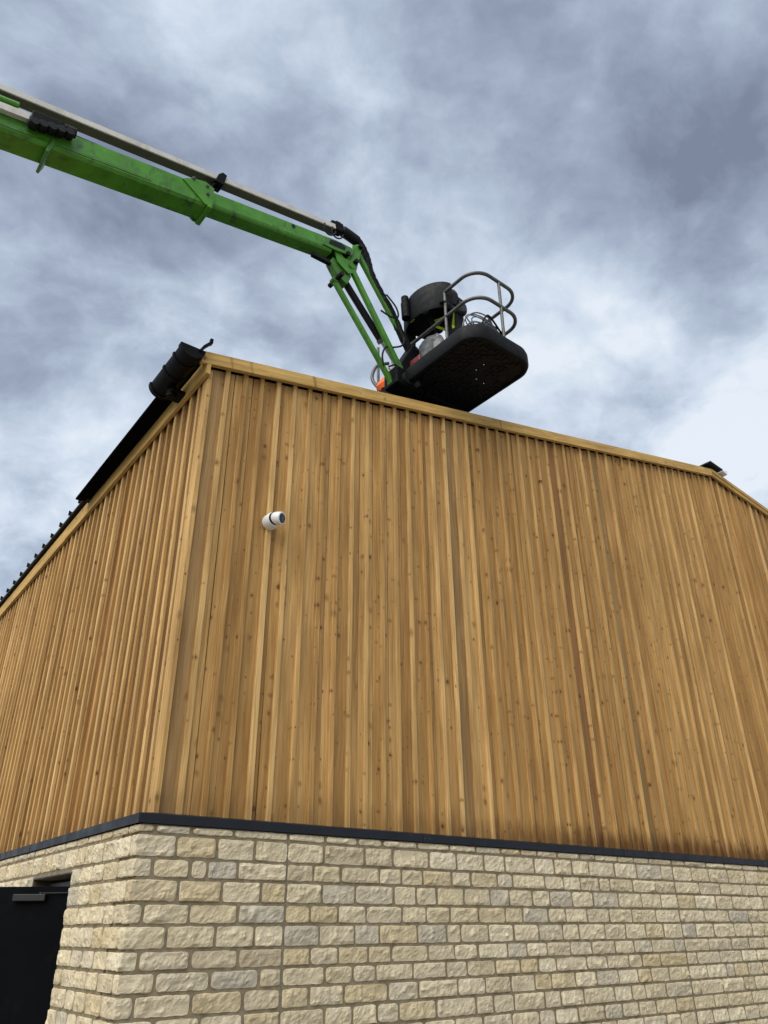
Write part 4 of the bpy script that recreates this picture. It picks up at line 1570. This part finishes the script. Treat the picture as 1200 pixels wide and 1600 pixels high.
mb.add([rings[3][k] + (rings[3][k] - BF(sc_[0], sc_[1], prof[3][1])) * .04 for k in range(12, 16)] + [rings[4][k] + (rings[4][k] - BF(sc_[0], sc_[1], prof[4][1])) * .04 for k in range(12, 16)],
       [(i, i + 1, 5 + i, 4 + i) for i in range(3)])
WORLDLOC[sack.name] = sack.location.copy()
mb.build('printed_patch', SACKP, sack, origin=BF(sc_[0], sc_[1], 6.9))

# red tool case
mb = MB()
mb.box(BF, (.02, .08, 6.685), (.26, .30, 6.95))
case = mb.build('tool_case', RED, None, origin=BF(.1, .2, 6.69), bevel=.02)
tag(case, 'small red tool case behind the basket rim', 'tool case')
WORLDLOC[case.name] = case.location.copy()
mb = MB().tube(spline([BF(.14, .12, 6.95), BF(.14, .13, 7.0), BF(.14, .25, 7.0), BF(.14, .26, 6.95)], 4), .012, 8)
mb.build('handle', BLACK, case, origin=BF(.14, .2, 7.0))

# orange jacket bundled at the far rim
mb = MB()
rings = []
for r, z in [(.02, 6.98), (.09, 6.94), (.15, 6.86), (.18, 6.76), (.16, 6.69), (.05, 6.68)]:
    ring = []
    for k in range(16):
        a = 2 * math.pi * k / 16
        q = r * (1 + .4 * noise.noise(Vector((math.cos(a) * 2.4, math.sin(a) * 2.4, z * 7))))
        ring.append(BF(.04 + q * math.cos(a), -.36 + q * 1.2 * math.sin(a), z))
    rings.append(ring)
ring_loft(mb, rings)
jk = mb.build('hi_vis_jacket', ORANGE, None, origin=BF(.04, -.36, 6.68), smooth=True)
tag(jk, 'bundled fluorescent orange jacket at the basket rim by the jib', 'jacket')
# grey work glove
mb = MB()
rings = []
for r, z in [(.02, 7.06), (.05, 7.03), (.065, 6.95), (.06, 6.86), (.05, 6.78), (.02, 6.76)]:
    rings.append([BF(-.02 + r * math.cos(2 * math.pi * k / 14), -.16 + r * 1.3 * math.sin(2 * math.pi * k / 14), z) for k in range(14)])
ring_loft(mb, rings)
for k in range(4):
    mb.tube([BF(-.02, -.22 + k * .035, 7.02), BF(-.03, -.22 + k * .035, 7.08), BF(-.05, -.22 + k * .035, 7.11)], [.016, .015, .010], 8)
mb.tube([BF(-.05, -.20, 6.92), BF(-.10, -.22, 6.96), BF(-.11, -.22, 7.01)], [.018, .016, .011], 8)
gl = mb.build('work_glove', WOOL, None, origin=BF(-.02, -.16, 6.76), smooth=True)
tag(gl, 'pale grey work glove tucked by the jib foot', 'glove')

# coil of grey cable at the near end
mb = MB()
rr = random.Random(9)
for k in range(12):
    cu, cvv = .50 + rr.uniform(-.08, .10), 1.16 + rr.uniform(-.05, .03)
    r = rr.uniform(.17, .27)
    tx, ty = rr.uniform(-.5, .5), rr.uniform(-.6, .2)
    loop = []
    for a in range(28):
        an = 2 * math.pi * a / 28
        loop.append(BF(cu + r * math.cos(an), cvv - .04 + r * .55 * math.sin(an), 6.86 + .014 * k + r * .55 * (math.sin(an) * ty + math.cos(an) * tx) + .12))
    mb.tube(loop, .0085, 6, closed=True)
coil = mb.build('cable_coil', WIRE, None, origin=BF(.5, 1.15, 6.68), smooth=True)
tag(coil, 'loose coil of grey cable at the near end of the basket', 'cable coil')
WORLDLOC[coil.name] = coil.location.copy()
lp = spline([BF(.02, 1.12, 6.72), BF(.03, 1.18, 6.94), BF(.18, 1.24, 7.10), BF(.40, 1.26, 7.12), BF(.52, 1.24, 6.98)], 8)
MB().tube(lp, .010, 8).build('loose_end', WIRE, coil, origin=lp[8], smooth=True)
lp = spline([BF(.20, 1.26, 6.78), BF(.30, 1.28, 7.04), BF(.40, 1.28, 7.13), BF(.62, 1.25, 7.02), BF(.86, 1.2, 6.90)], 8)
MB().tube(lp, .014, 8).build('loose_end', BLACK, coil, origin=lp[8], smooth=True)
